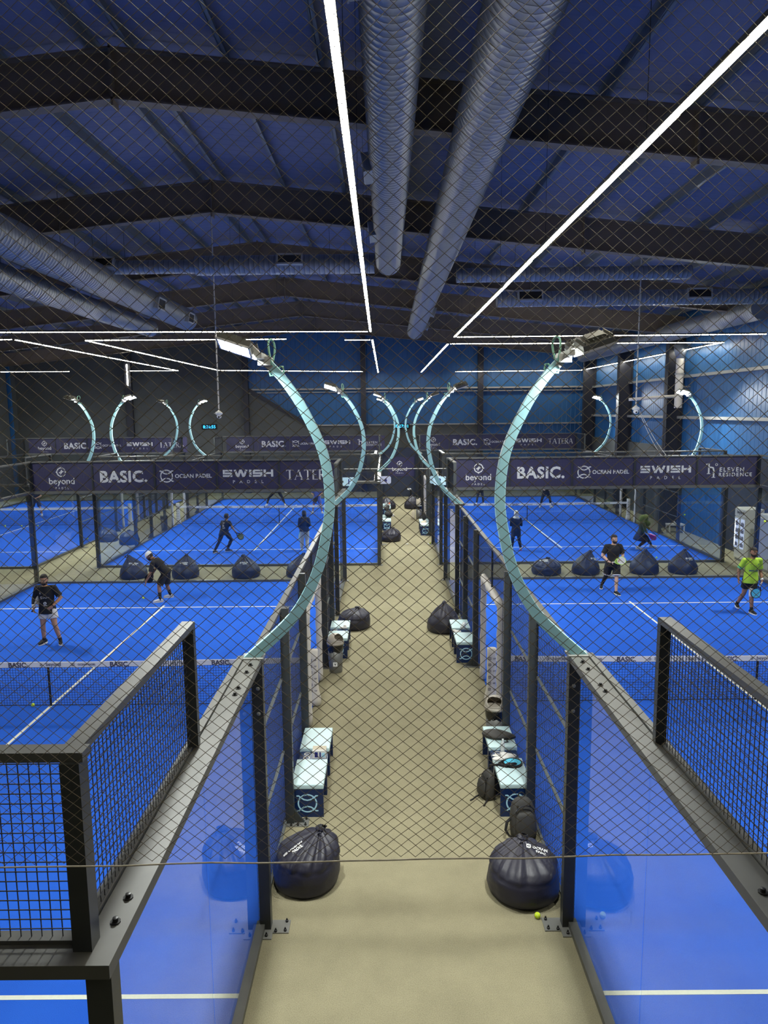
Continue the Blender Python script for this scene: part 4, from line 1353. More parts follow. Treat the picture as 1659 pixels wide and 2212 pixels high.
# padel racket pieces
def racket(parent, face, frame, grip='black', mtx=Matrix.Identity(4)):
    """padel racket lying in XZ, handle down -Z"""
    out = []
    def outline(s, n=36):
        return [(0.125 * s * math.cos(2 * math.pi * k / n) * (1 - 0.12 * max(0, -math.sin(2 * math.pi * k / n))), 0.14 * s * math.sin(2 * math.pi * k / n) + 0.30) for k in range(n)]
    MB().prism(outline(0.93), -0.014, 0.014).xf(mtx).obj('racket_face', face, parent)
    a, b = outline(1.0), outline(0.88)
    n = len(a)
    m = MB(); v = [(x, -0.019, z) for x, z in a] + [(x, 0.019, z) for x, z in a] + [(x, -0.019, z) for x, z in b] + [(x, 0.019, z) for x, z in b]
    f = []
    for i in range(n):
        j = (i + 1) % n
        f += [(i, j, n + j, n + i), (2 * n + j, 2 * n + i, 3 * n + i, 3 * n + j), (i, 2 * n + i, 2 * n + j, j), (n + j, 3 * n + j, 3 * n + i, n + i)]
    m.add(v, f).xf(mtx).obj('racket_frame', frame, parent)
    m = MB()
    for s in (-1, 1):
        m.bar((s * 0.085, 0, 0.195), (s * 0.014, 0, 0.10), 0.022, 0.03, (0, 1, 0))
    m.bar((-0.03, 0, 0.135), (0.03, 0, 0.135), 0.02, 0.03, (0, 1, 0))
    m.xf(mtx).obj('racket_throat', frame, parent)
    MB().tube([(0, 0, -0.04), (0, 0, -0.03), (0, 0, 0.11)], [0.019, 0.017, 0.016], 10).xf(mtx).obj('racket_grip', grip, parent, smooth=True)
    m = MB()
    for r_, k in ((0.03, 6), (0.065, 12)):
        for i in range(k):
            t = 2 * math.pi * i / k
            for s in (-1, 1):
                c = Vector((r_ * math.cos(t), s * 0.0145, 0.31 + r_ * math.sin(t)))
                m.add([(c.x + 0.006 * math.cos(q * math.pi / 4), c.y, c.z + 0.006 * math.sin(q * math.pi / 4)) for q in range(8)], [tuple(range(8))])
    m.xf(mtx).obj('racket_holes', 'black', parent, fix=False)


o = empty('padel_racket', (1.71, 6.62, 0.494), 'black and cyan padel racket lying across the near right bench', 'racket', rz=R(-80))
flat = Matrix.Translation((-0.02, -0.02, 0.0)) @ Matrix.Rotation(R(-90), 4, 'X') @ Matrix.Translation((0, 0, -0.2))
racket(o, 'cyan', 'black', 'black', flat)
o = empty('racket_cover', (1.70, 7.55, 0.478), 'dark brown zipped racket cover on the rear cushion of the near right bench', 'bag', rz=R(72))
out = [(0.145 * math.cos(2 * math.pi * k / 32) * (1 - 0.30 * max(0, -math.sin(2 * math.pi * k / 32)) - 0.28 * max(0, -math.sin(2 * math.pi * k / 32)) ** 3), 0.23 * math.sin(2 * math.pi * k / 32) * (1.0 if math.sin(2 * math.pi * k / 32) > 0 else 1.25)) for k in range(32)]
MB().rings([[(x * s, y * s, z) for x, y in out] for s, z in ((0.94, 0.0), (1.0, 0.012), (1.0, 0.04), (0.93, 0.058), (0.6, 0.064))]).obj('cover_body', 'canvasgrey', o, smooth=True)
MB().tube([(x * 1.005, y * 1.005, 0.028) for x, y in out] + [(out[0][0] * 1.005, out[0][1] * 1.005, 0.028)], 0.006, 6).obj('zip', 'blackgloss', o)
MB().tube([(-0.10, -0.16, 0.01), (-0.16, -0.2, 0.01), (-0.19, -0.16, 0.012), (-0.15, -0.10, 0.015)], 0.007, 6).obj('strap', 'black', o)


def bottle(x, y, z, lab, h=0.21, group=None):
    o = empty('water_bottle', (x, y, z), lab, 'bottle', group)
    MB().lathe([(0.028, 0), (0.032, 0.01), (0.032, h * 0.3), (0.029, h * 0.36), (0.032, h * 0.44), (0.032, h * 0.7), (0.014, h * 0.88), (0.012, h * 0.93)], 16).obj('bottle_body', 'clearplastic', o, smooth=True)
    MB().lathe([(0.0145, h * 0.92), (0.0145, h), (0.004, h)], 14).obj('cap', 'white', o)


bottle(1.72, 7.12, 0.426, 'clear water bottle standing between the cushions of the near right bench')
soft('towel', 'whitecloth', [(0, 0, 0.025, 0.10, 0.06, 0.03), (0.06, -0.03, 0.035, 0.07, 0.05, 0.03), (-0.05, 0.03, 0.03, 0.06, 0.05, 0.035), (0.0, -0.05, 0.02, 0.12, 0.03, 0.02)], (1.77, 6.97, 0.424), 'crumpled white towel with dark folds on the tray of the near right bench', 'towel', 0.009)
soft('tissue', 'whitecloth', [(0, 0, 0.012, 0.06, 0.03, 0.014), (0.01, 0.01, 0.025, 0.025, 0.02, 0.02)], (1.60, 7.0, 0.425), 'small crumpled tissue on the tray of the near right bench', 'tissue', 0.006)
soft('pouch', 'blackgloss', [(0, 0, 0.02, 0.075, 0.028, 0.02), (0.05, 0.01, 0.02, 0.05, 0.025, 0.02)], (1.74, 6.55, 0.512), 'black glasses pouch lying on the cyan racket', 'pouch', 0.006)
soft('shirt', 'whitecloth', [(0, 0, 0.02, 0.09, 0.05, 0.022), (0.06, 0.02, 0.025, 0.06, 0.04, 0.02), (-0.05, -0.01, 0.02, 0.05, 0.04, 0.02)], (1.60, 6.72, 0.512), 'small white cloth lying on the racket of the near right bench', 'cloth', 0.008)
soft('towel', 'whitecloth', [(0, 0, 0.03, 0.11, 0.05, 0.03), (0.03, 0.02, 0.06, 0.04, 0.04, 0.04), (-0.08, 0, 0.02, 0.05, 0.04, 0.02)], (-1.02, 13.40, 0.424), 'white paper napkin heap on the tray of the left bench behind the lidded bin', 'napkin', 0.01)
soft('plastic_bag', 'clearplastic', [(0, 0, 0.07, 0.06, 0.05, 0.07), (0.02, 0.04, 0.11, 0.05, 0.04, 0.05), (-0.02, -0.03, 0.05, 0.06, 0.05, 0.05)], (1.78, 13.15, 0.476), 'clear plastic bag sagging on the second right bench', 'bag', 0.01)
soft('towel', 'whitecloth', [(0, 0, 0.03, 0.09, 0.06, 0.03), (-0.06, 0.02, 0.04, 0.05, 0.04, 0.04), (0.06, -0.02, 0.03, 0.04, 0.04, 0.03)], (1.62, 13.02, 0.424), 'small cream heap of cloth on the tray of the second right bench', 'towel', 0.01)
soft('duffel_bag', 'blackcloth', [(0, 0, 0.12, 0.20, 0.36, 0.12), (0.03, -0.2, 0.11, 0.19, 0.22, 0.11), (0.0, 0.15, 0.2, 0.14, 0.2, 0.08)], (0.13, 31.3, 0.476), 'black duffel bag lying on the pale bench left of the far walkway', 'bag', 0.025)
soft('jacket', 'canvasgrey', [(0, 0, 0.10, 0.12, 0.16, 0.12), (0.05, 0.05, 0.2, 0.10, 0.10, 0.09), (-0.05, -0.05, 0.12, 0.1, 0.1, 0.1)], (0.06, 32.4, 0.60), 'dark jacket piled behind the duffel bag left of the far walkway', 'jacket', 0.025)
soft('sneaker', 'whitecloth', [(0, 0, 0.05, 0.05, 0.13, 0.05), (0.0, 0.06, 0.08, 0.045, 0.07, 0.06)], (0.36, 31.0, 0.49), 'white shoe beside the black duffel bag on the far walkway', 'shoe', 0.015)
for k, (bx_, by_) in enumerate(((-0.02, 34.7), (0.05, 35.0), (0.13, 34.8))):
    bottle(bx_, by_, 0.476, 'clear bottle standing with others on the white bench deep in the far walkway', 0.24, 'bottles on the far white bench')
soft('cloth', 'orange', [(0, 0, 0.04, 0.09, 0.09, 0.05), (0.03, 0.03, 0.07, 0.06, 0.06, 0.05)], (0.16, 35.7, 0.476), 'orange cloth on the white bench deep in the far walkway', 'cloth', 0.02)
soft('towel', 'cream', [(0, 0, 0.04, 0.15, 0.14, 0.05), (0.05, 0.03, 0.08, 0.08, 0.08, 0.06), (-0.06, 0.02, 0.05, 0.08, 0.08, 0.05)], (1.72, 29.35, 0.43), 'cream clothes heaped on the bench right of the far walkway', 'clothes', 0.02)
soft('backpack', 'blackcloth', [(0, 0, 0.17, 0.10, 0.14, 0.18), (0.02, -0.06, 0.13, 0.09, 0.10, 0.12)], (1.76, 29.95, 0.476), 'black backpack on the bench right of the far walkway', 'backpack', 0.02)
# cream tote bags on the far bin
soft('tote_bag', 'cream', [(0, 0, 0.22, 0.10, 0.07, 0.22), (0.03, 0.02, 0.36, 0.05, 0.05, 0.14), (-0.03, 0, 0.10, 0.12, 0.08, 0.10)], (1.40, 33.35, 0.02), 'cream tote bag hanging against the far grey bin', 'bag', 0.02)
soft('tote_bag', 'cream', [(0, 0, 0.16, 0.13, 0.11, 0.17), (0.05, 0.02, 0.28, 0.07, 0.06, 0.14), (-0.08, 0, 0.26, 0.05, 0.05, 0.12)], (1.68, 33.6, 0.66), 'cream bag heaped on top of the far grey bin', 'bag', 0.02)


# ------------------------------------------------------------------ backpacks
def backpack(x, y, rz, lab, h=0.50, w=0.32, dp=0.2, tilt=0.0):
    o = empty('backpack', (x, y, 0), lab, 'backpack', rz=rz)
    T = Matrix.Rotation(tilt, 4, 'X')
    rs = []
    for t, a, b in ((0.0, 0.80, 0.80), (0.03, 0.95, 0.95), (0.2, 1.0, 1.05), (0.45, 1.0, 1.0), (0.7, 0.92, 0.85), (0.87, 0.75, 0.66), (0.96, 0.5, 0.42), (1.0, 0.22, 0.18)):
        row = []
        for k in range(28):
            q = 2 * math.pi * k / 28
            c, s = math.cos(q), math.sin(q)
            cc = math.copysign(abs(c) ** 0.6, c); ss = math.copysign(abs(s) ** 0.6, s)
            wob = 1 + 0.04 * noise.noise(Vector((c * 2, s * 2, t * 5 + x)))
            row.append((w / 2 * a * cc * wob, dp / 2 * b * ss * wob, h * t))
        rs.append(row)
    MB().rings(rs).xf(T).obj('pack_body', 'canvasgrey', o, smooth=True)
    rs = []
    for t, a in ((0.0, 0.75), (0.04, 0.95), (0.3, 1.0), (0.55, 0.9), (0.66, 0.6)):
        rs.append([(w * 0.40 * a * math.copysign(abs(math.cos(q)) ** 0.6, math.cos(q)), -dp * 0.46 - dp * 0.26 * a * (0.5 + 0.5 * -math.sin(q)), 0.04 + h * t * 0.9) for q in [2 * math.pi * k / 20 for k in range(20)]])
    MB().rings(rs).xf(T).obj('front_pocket', 'canvasgrey', o, smooth=True)
    MB().tube([(w * 0.36 * math.cos(q), -dp * 0.56, h * (0.66 + 0.17 * math.sin(q))) for q in [math.pi * i / 12 for i in range(13)]], 0.006, 6).xf(T).obj('zip', 'blackgloss', o)
    for s in (-1, 1):
        MB().tube([(s * w * 0.25, -dp * 0.42 + 0.02 * math.sin(i), h * (0.15 + 0.075 * i)) for i in range(10)], 0.011, 6).xf(T).obj('compression_strap', 'black', o)
    MB().tube([(0.045 * math.cos(q), 0.02, h * 0.97 + 0.06 * math.sin(q)) for q in [math.pi * i / 8 for i in range(9)]], 0.009, 6).xf(T).obj('grab_handle', 'black', o)
    MB().tube([(-w * 0.46, 0, h * 0.5), (-w * 0.66, -0.03, h * 0.42), (-w * 0.74, -0.04, h * 0.24), (-w * 0.62, -0.05, h * 0.10), (-w * 0.48, -0.05, h * 0.06)], [0.016, 0.02, 0.018, 0.014, 0.01], 8).xf(T).obj('shoulder_strap', 'black', o, smooth=True)
    return o


backpack(1.76, 5.62, R(8), 'black backpack standing against the front of the near right bench', 0.52, 0.34, 0.2, R(-12))
b = backpack(1.415, 6.62, R(-70), 'black backpack beside the near right bench with straps sprawled on the carpet', 0.40, 0.28, 0.18, R(-6))
MB().tube([(-0.05, -0.10, 0.02), (-0.04, -0.16, 0.012), (0.0, -0.22, 0.010), (0.02, -0.27, 0.010)], 0.011, 6).obj('loose_strap', 'black', b)
MB().tube([(0.13, -0.06, 0.03), (0.18, -0.12, 0.012), (0.22, -0.16, 0.010)], 0.011, 6).obj('loose_strap', 'black', b)


# ------------------------------------------------------------------ balls
def ball(x, y, z, lab, group=None):
    o = MB().ellipsoid((0, 0, 0), ((0.033, 0, 0), (0, 0.033, 0), (0, 0, 0.033)), 20, 12).obj('tennis_ball', 'ballyellow', smooth=True)
    o.location = (x, y, z)
    tag(o, lab, 'ball', group)
    sm = MB().tube([Vector((math.cos(t) * 0.8 + 0.2 * math.cos(3 * t), math.sin(t) * 0.8 - 0.2 * math.sin(3 * t), 0.75 * math.sin(2 * t))).normalized() * 0.0332 for t in [2 * math.pi * i / 40 for i in range(41)]], 0.0013, 5)
    sm.obj('seam', 'whitepad', o)
    return o


ball(1.62, 4.10, 0.033, 'yellow tennis ball on the carpet before the near right bean bag')
ball(-6.74, 9.97, 0.047, 'yellow tennis ball on the blue turf below the net of the left court')
ball(-6.98, 17.1, 0.26, 'yellow tennis ball in the air below the hand of the bending man')
ball(11.19, 18.0, 2.17, 'yellow tennis ball in mid air beside the fridges at the right edge')
ball(9.98, 23.1, 0.047, 'pale tennis ball on the far right court, above the third bean bag')
ball(11.32, 24.0, 1.50, 'yellow tennis ball in mid air in front of the blue side wall')
for bx_, by_ in ((-18.87, 32.3), (-18.7, 31.95), (-18.0, 32.2), (-17.2, 32.2), (-13.15, 28.3)):
    ball(bx_, by_, 0.047, 'loose tennis ball lying on the farthest left court', 'loose balls on the farthest left court')
ball(1.84, 26.5, 0.033, 'tennis ball on the carpet at the right of the far walkway')
soft('tissue', 'whitecloth', [(0, 0, 0.015, 0.06, 0.04, 0.02), (0.04, 0.0, 0.02, 0.04, 0.03, 0.025)], (0.86, 26.4, 0.003), 'crumpled white paper on the carpet of the far walkway', 'tissue', 0.01)


# ------------------------------------------------------------------ fridges
def fridge(y0, y1, wrap, lab):
    o = empty('drinks_fridge', (13.06, (y0 + y1) / 2, 0), lab, 'fridge')
    w = (y1 - y0) / 2
    MB().box(-0.30, 0.30, -w, w, 0.08, 1.93).obj('cabinet', 'fridge', o, bevel=0.02)
    MB().box(-0.27, 0.27, -w + 0.03, w - 0.03, 0.0, 0.08).obj('plinth', 'grey', o)
    if not wrap:
        hd = MB().box(-0.335, -0.30, -w + 0.01, w - 0.01, 1.62, 1.90).obj('header_panel', 'fridge', o, bevel=0.01)
        t = fit(text_mb('beyond', 1, 0.02), 0, 0, w=0.5)
        flat_xz(t, (0, 0, 0)).xf(Matrix.Translation((-0.338, 0, 1.76)) @ Matrix.Rotation(R(-90), 4, 'Z')).obj('header_print', 'black', hd)
        for s in (-1, 1):
            ya, yb = sorted((s * 0.015, s * (w - 0.03)))
            d = MB().box(-0.34, -0.30, ya, yb, 0.42, 1.60).obj('door', 'fridge', o)
            MB().box(-0.346, -0.338, ya + 0.05, yb - 0.05, 0.48, 1.54).obj('door_glass', 'fridgeglass', d)
            m = MB()
            for r_ in range(4):
                for c in range(5):
                    yy = ya + 0.10 + (yb - ya - 0.2) * c / 4
                    m.box(-0.3475, -0.346, yy - 0.018, yy + 0.018, 0.54 + 0.25 * r_, 0.66 + 0.25 * r_ + 0.02 * ((c * 7 + r_) % 3))
            m.obj('bottles_behind_glass', 'bandink', d)
            MB().box(-0.365, -0.345, *sorted((s * 0.03, s * 0.05)), 0.8, 1.2).obj('handle', 'grey', d)
        MB().box(-0.352, -0.344, w - 0.12, w - 0.09, 0.55, 1.48).obj('light_tube', 'fridgelamp', o)
        for k in range(6):
            MB().box(-0.312, -0.298, -w + 0.06, w - 0.06, 0.13 + 0.045 * k, 0.15 + 0.045 * k).obj('louvre', 'whitepad', o)
    else:
        MB().box(-0.325, -0.30, -w + 0.01, w - 0.01, 0.10, 1.78).obj('door', 'fridgegrey', o)
        MB().box(-0.31, 0.29, -w - 0.012, -w - 0.002, 0.10, 0.95).obj('blue_wrap', 'fridgeblue', o)
        MB().box(-0.31, 0.29, -w - 0.012, -w - 0.002, 0.95, 1.76).obj('grey_wrap', 'fridgegrey', o)
        s = MB(); stroke(s, [(-0.30, 0.0), (-0.1, 0.03), (0.1, 0.10), (0.29, 0.24)], 0.03)
        flat_xz(s, (0, -w - 0.014, 0.93)).obj('swoosh', 'fridgeblue', o)
        flat_xz(fit(text_mb('gm', 1, 0.06), 0, 0, w=0.34), (0.0, -w - 0.014, 0.70)).obj('wrap_print', 'white', o)
        flat_xz(court_emblem(0, 0, 0.07, 0.02), (0.05, -w - 0.014, 1.38)).obj('wrap_emblem', 'inkblue', o)


fridge(22.15, 23.0, False, 'white double-door drinks fridge with lit glass, by the right wall')
fridge(20.55, 21.3, True, 'fridge wrapped in grey and dark blue, at the right edge behind the lime shirt')
# white bench by the right wall with shoes
o = empty('low_bench', (12.95, 28.5, 0), 'low white bench by the right wall behind the far right court glass', 'bench')
MB().box(-0.42, 0.30, 0, 0.45, 0.34, 0.40).obj('seat', 'whitepad', o)
for x, y in ((-0.38, 0.04), (0.26, 0.04), (-0.38, 0.41), (0.26, 0.41)):
    MB().box(x - 0.025, x + 0.025, y - 0.025, y + 0.025, 0, 0.34).obj('leg', 'whitepad', o)
for k in range(2):
    soft('sneaker', 'whitecloth', [(0, 0, 0.045, 0.045, 0.13, 0.045), (0, 0.06, 0.07, 0.04, 0.06, 0.05)], (12.85 + 0.15 * k, 28.75, 0.40), 'one of two white shoes on the low white bench', 'shoe', 0.012, 'shoes on the low white bench')


# ------------------------------------------------------------------ hanging cameras, clocks, pipes
def ceiling_camera(x, y, zb, lab):
    o = empty('ceiling_camera', (x, y, zb), lab, 'camera')
    MB().tube([(0, 0, 0.12), (0, 0, roof_z(x) + 0.19 - zb)], 0.022, 8).obj('pole', 'rod', o)
    MB().lathe([(0.10, 0.02), (0.11, 0.05), (0.11, 0.10), (0.05, 0.13), (0.03, 0.16)], 18).obj('mount', 'white', o, smooth=True)
    MB().ellipsoid((0, 0, -0.03), ((0.075, 0, 0), (0, 0.075, 0), (0, 0, 0.075)), 16, 10).obj('camera_dome', 'white', o, smooth=True)
    MB().ellipsoid((0, -0.055, -0.05), ((0.03, 0, 0), (0, 0.03, 0), (0, 0, 0.03)), 12, 8).obj('lens', 'blackgloss', o, smooth=True)
    MB().tube([(-0.16, 0, 0.06), (0.16, 0, 0.06)], 0.012, 6).obj('antenna_bar', 'rod', o)


ceiling_camera(-5.25, 20.0, 5.42, 'white camera hanging on a long pole above the left court')
ceiling_camera(7.94, 20.0, 5.44, 'white camera hanging on a long pole above the right court')
for k, (dx_, lab) in enumerate(((0.0, 'left one of two slack cables slanting down from the right hanging camera'), (0.22, 'right one of two slack cables slanting down from the right hanging camera'))):
    c = MB().tube([(8.02 + 0.04 * k + (0.78 + dx_ * 0.6) * t, 20.0 + 0.03 * k, 5.48 - 1.46 * t - 0.10 * math.sin(math.pi * t)) for t in [i / 12 for i in range(13)]], 0.008, 6).obj('cable', 'rod')
    tag(c, lab, 'cable')


def clock(x, y, z, s, lab):
    o = empty('wall_clock', (x, y, z), lab, 'clock')
    MB().box(-0.52, 0.52, 0, 0.06, -0.17, 0.17).obj('case', 'black', o)
    flat_xz(fit(text_mb(s, 1, 0.015, 1.05), 0, 0, w=0.84, h=0.21), (0, -0.004, 0)).obj('digits', 'ledcyan', o)


clock(-11.92, YF - 0.19, 4.53, '8:26:55', 'blue digital clock on the dark far wall, left')
clock(1.15, YF - 0.29, 4.45, '8:27:01', 'blue digital clock above the end of the walkway')
# spiral exhaust pipe at the right
o = empty('exhaust_pipe', (13.0, 29.3, 5.5), 'pale upright spiral pipe in front of the right wall columns', 'pipe')
rs = []
for i in range(61):
    z = 2.15 * i / 60
    rs.append([((0.165 + 0.006 * (i % 2)) * math.cos(2 * math.pi * k / 18), (0.165 + 0.006 * (i % 2)) * math.sin(2 * math.pi * k / 18), z) for k in range(18)])
MB().rings(rs).obj('pipe', 'whitepad', o, smooth=True)
MB().lathe([(0.175, 1.45), (0.20, 1.45), (0.20, 1.52), (0.175, 1.52)], 18).obj('collar', 'girt', o)
MB().lathe([(0.17, 2.15), (0.26, 2.45), (0.3, 2.75)], 18).obj('funnel', 'duct', o, smooth=True)
MB().tube([(-0.16, 0, 0.52), (-2.0, 0.6, 0.40)], 0.07, 10).obj('side_pipe', 'whitepad', o, smooth=True)
MB().box(0.14, 0.5, -0.02, 0.02, 0.9, 0.96).obj('wall_bracket', 'girt', o)
# hand dispenser at the end of the far walkway
o = empty('dispenser_stand', (1.62, 42.9, 0), 'black post with a white head at the end of the walkway', 'stand')
MB().lathe([(0.16, 0), (0.16, 0.03), (0.05, 0.05), (0.05, 0.45), (0.08, 0.46)], 16).obj('post', 'black', o)
MB().ellipsoid((-0.1, 0, 0.52), ((0.14, 0, 0), (0, 0.08, 0), (0, 0, 0.07)), 14, 8).obj('head', 'white', o, smooth=True)


# ================================================================== PEOPLE
def V(*a): return Vector(a)


def limb(mb, pts, rad, n=12, sub=3):
    """tapering limb through joints, radii per joint, rounded by interpolation"""
    P, Q = [], []
    for i in range(len(pts) - 1):
        for k in range(sub):
            t = k / sub
            P.append(pts[i].lerp(pts[i + 1], t)); Q.append(rad[i] * (1 - t) + rad[i + 1] * t)
    P.append(pts[-1]); Q.append(rad[-1])
    mb.tube(P, Q, n)
    for p, r in ((pts[0], rad[0]), (pts[-1], rad[-1])):
        mb.ellipsoid(p, ((r, 0, 0), (0, r, 0), (0, 0, r)), 12, 8)
    for p, r in zip(pts[1:-1], rad[1:-1]):
        mb.ellipsoid(p, ((r, 0, 0), (0, r, 0), (0, 0, r)), 12, 8)


def hand(mb, w, d, nrm, thumb_side, curl=0.5, s=1.0):
    d = d.normalized(); nrm = (nrm - d * nrm.dot(d)).normalized(); sd = d.cross(nrm) * thumb_side
    mb.ellipsoid(w + d * 0.048 * s, (d * 0.056 * s, sd * 0.040 * s, nrm * 0.017 * s), 12, 8)
    limb(mb, [w - d * 0.02, w + d * 0.02], [0.026 * s, 0.027 * s], 10, 1)
    for i, ln in enumerate((0.072, 0.080, 0.074, 0.058)):
        b = w + d * 0.088 * s + sd * (0.030 - 0.020 * i) * s
        pts = [b - d * 0.02]; dr = (d + sd * (0.10 - 0.07 * i)).normalized()
        p = b
        for k in range(3):
            pts.append(p.copy())
            c = curl * (0.5 + 0.45 * k)
            dk = (dr * math.cos(c) + nrm * math.sin(c)).normalized()
            p = p + dk * ln * s * (0.45, 0.32, 0.23)[k]
        pts.append(p)
        limb(mb, pts, [0.0095 * s, 0.0095 * s, 0.009 * s, 0.0085 * s, 0.0075 * s], 8, 1)
    b = w + d * 0.025 * s + sd * 0.028 * s
    t1 = b + (d * 0.5 + sd * 0.8 + nrm * 0.25).normalized() * 0.042 * s
    t2 = t1 + (d * 0.85 + sd * 0.25 + nrm * (0.3 + curl * 0.5)).normalized() * 0.034 * s
    limb(mb, [b, t1, t2], [0.014 * s, 0.011 * s, 0.009 * s], 8, 2)


def head_rings(c, f, u, k=1.0, zlo=-1.0, zhi=1.0, n=24, m=16, grow=0.0):
    """egg-shaped head: narrow jaw, full skull"""
    r = f.cross(u).normalized()
    rs = []
    for i in range(m + 1):
        t = -math.pi / 2 + math.pi * i / m
        z = math.sin(t)
        if z < zlo - 1e-6 or z > zhi + 1e-6: continue
        rad = max(0.03, math.cos(t)) ** 0.8
        wx = 0.083 * (1 - 0.24 * max(0, -z)) * rad
        wf = 0.101 * rad
        off = 0.012 * max(0, -z) - 0.012 * max(0, z)
        rs.append([c + (u * z * 0.126 + f * (off + (wf + grow) * math.sin(2 * math.pi * j / n)) + r * (wx + grow) * math.cos(2 * math.pi * j / n)) * k + u * (grow * z) for j in range(n)])
    return rs


def cloth_noise(me, amp, sc, seed):
    co = np.zeros(len(me.vertices) * 3); me.vertices.foreach_get('co', co); co = co.reshape(-1, 3)
    nn = np.zeros(len(me.vertices) * 3); me.vertices.foreach_get('normal', nn); nn = nn.reshape(-1, 3)
    for i in range(len(co)):
        p = Vector(co[i])
        co[i] += nn[i] * amp * (noise.noise(Vector((p.x * sc, p.y * sc, p.z * sc * 0.55 + seed))) + 0.5 * noise.noise(Vector((p.x * sc * 2.3, p.y * sc * 2.3, p.z * sc + seed))))
    me.vertices.foreach_set('co', co.ravel()); me.update()


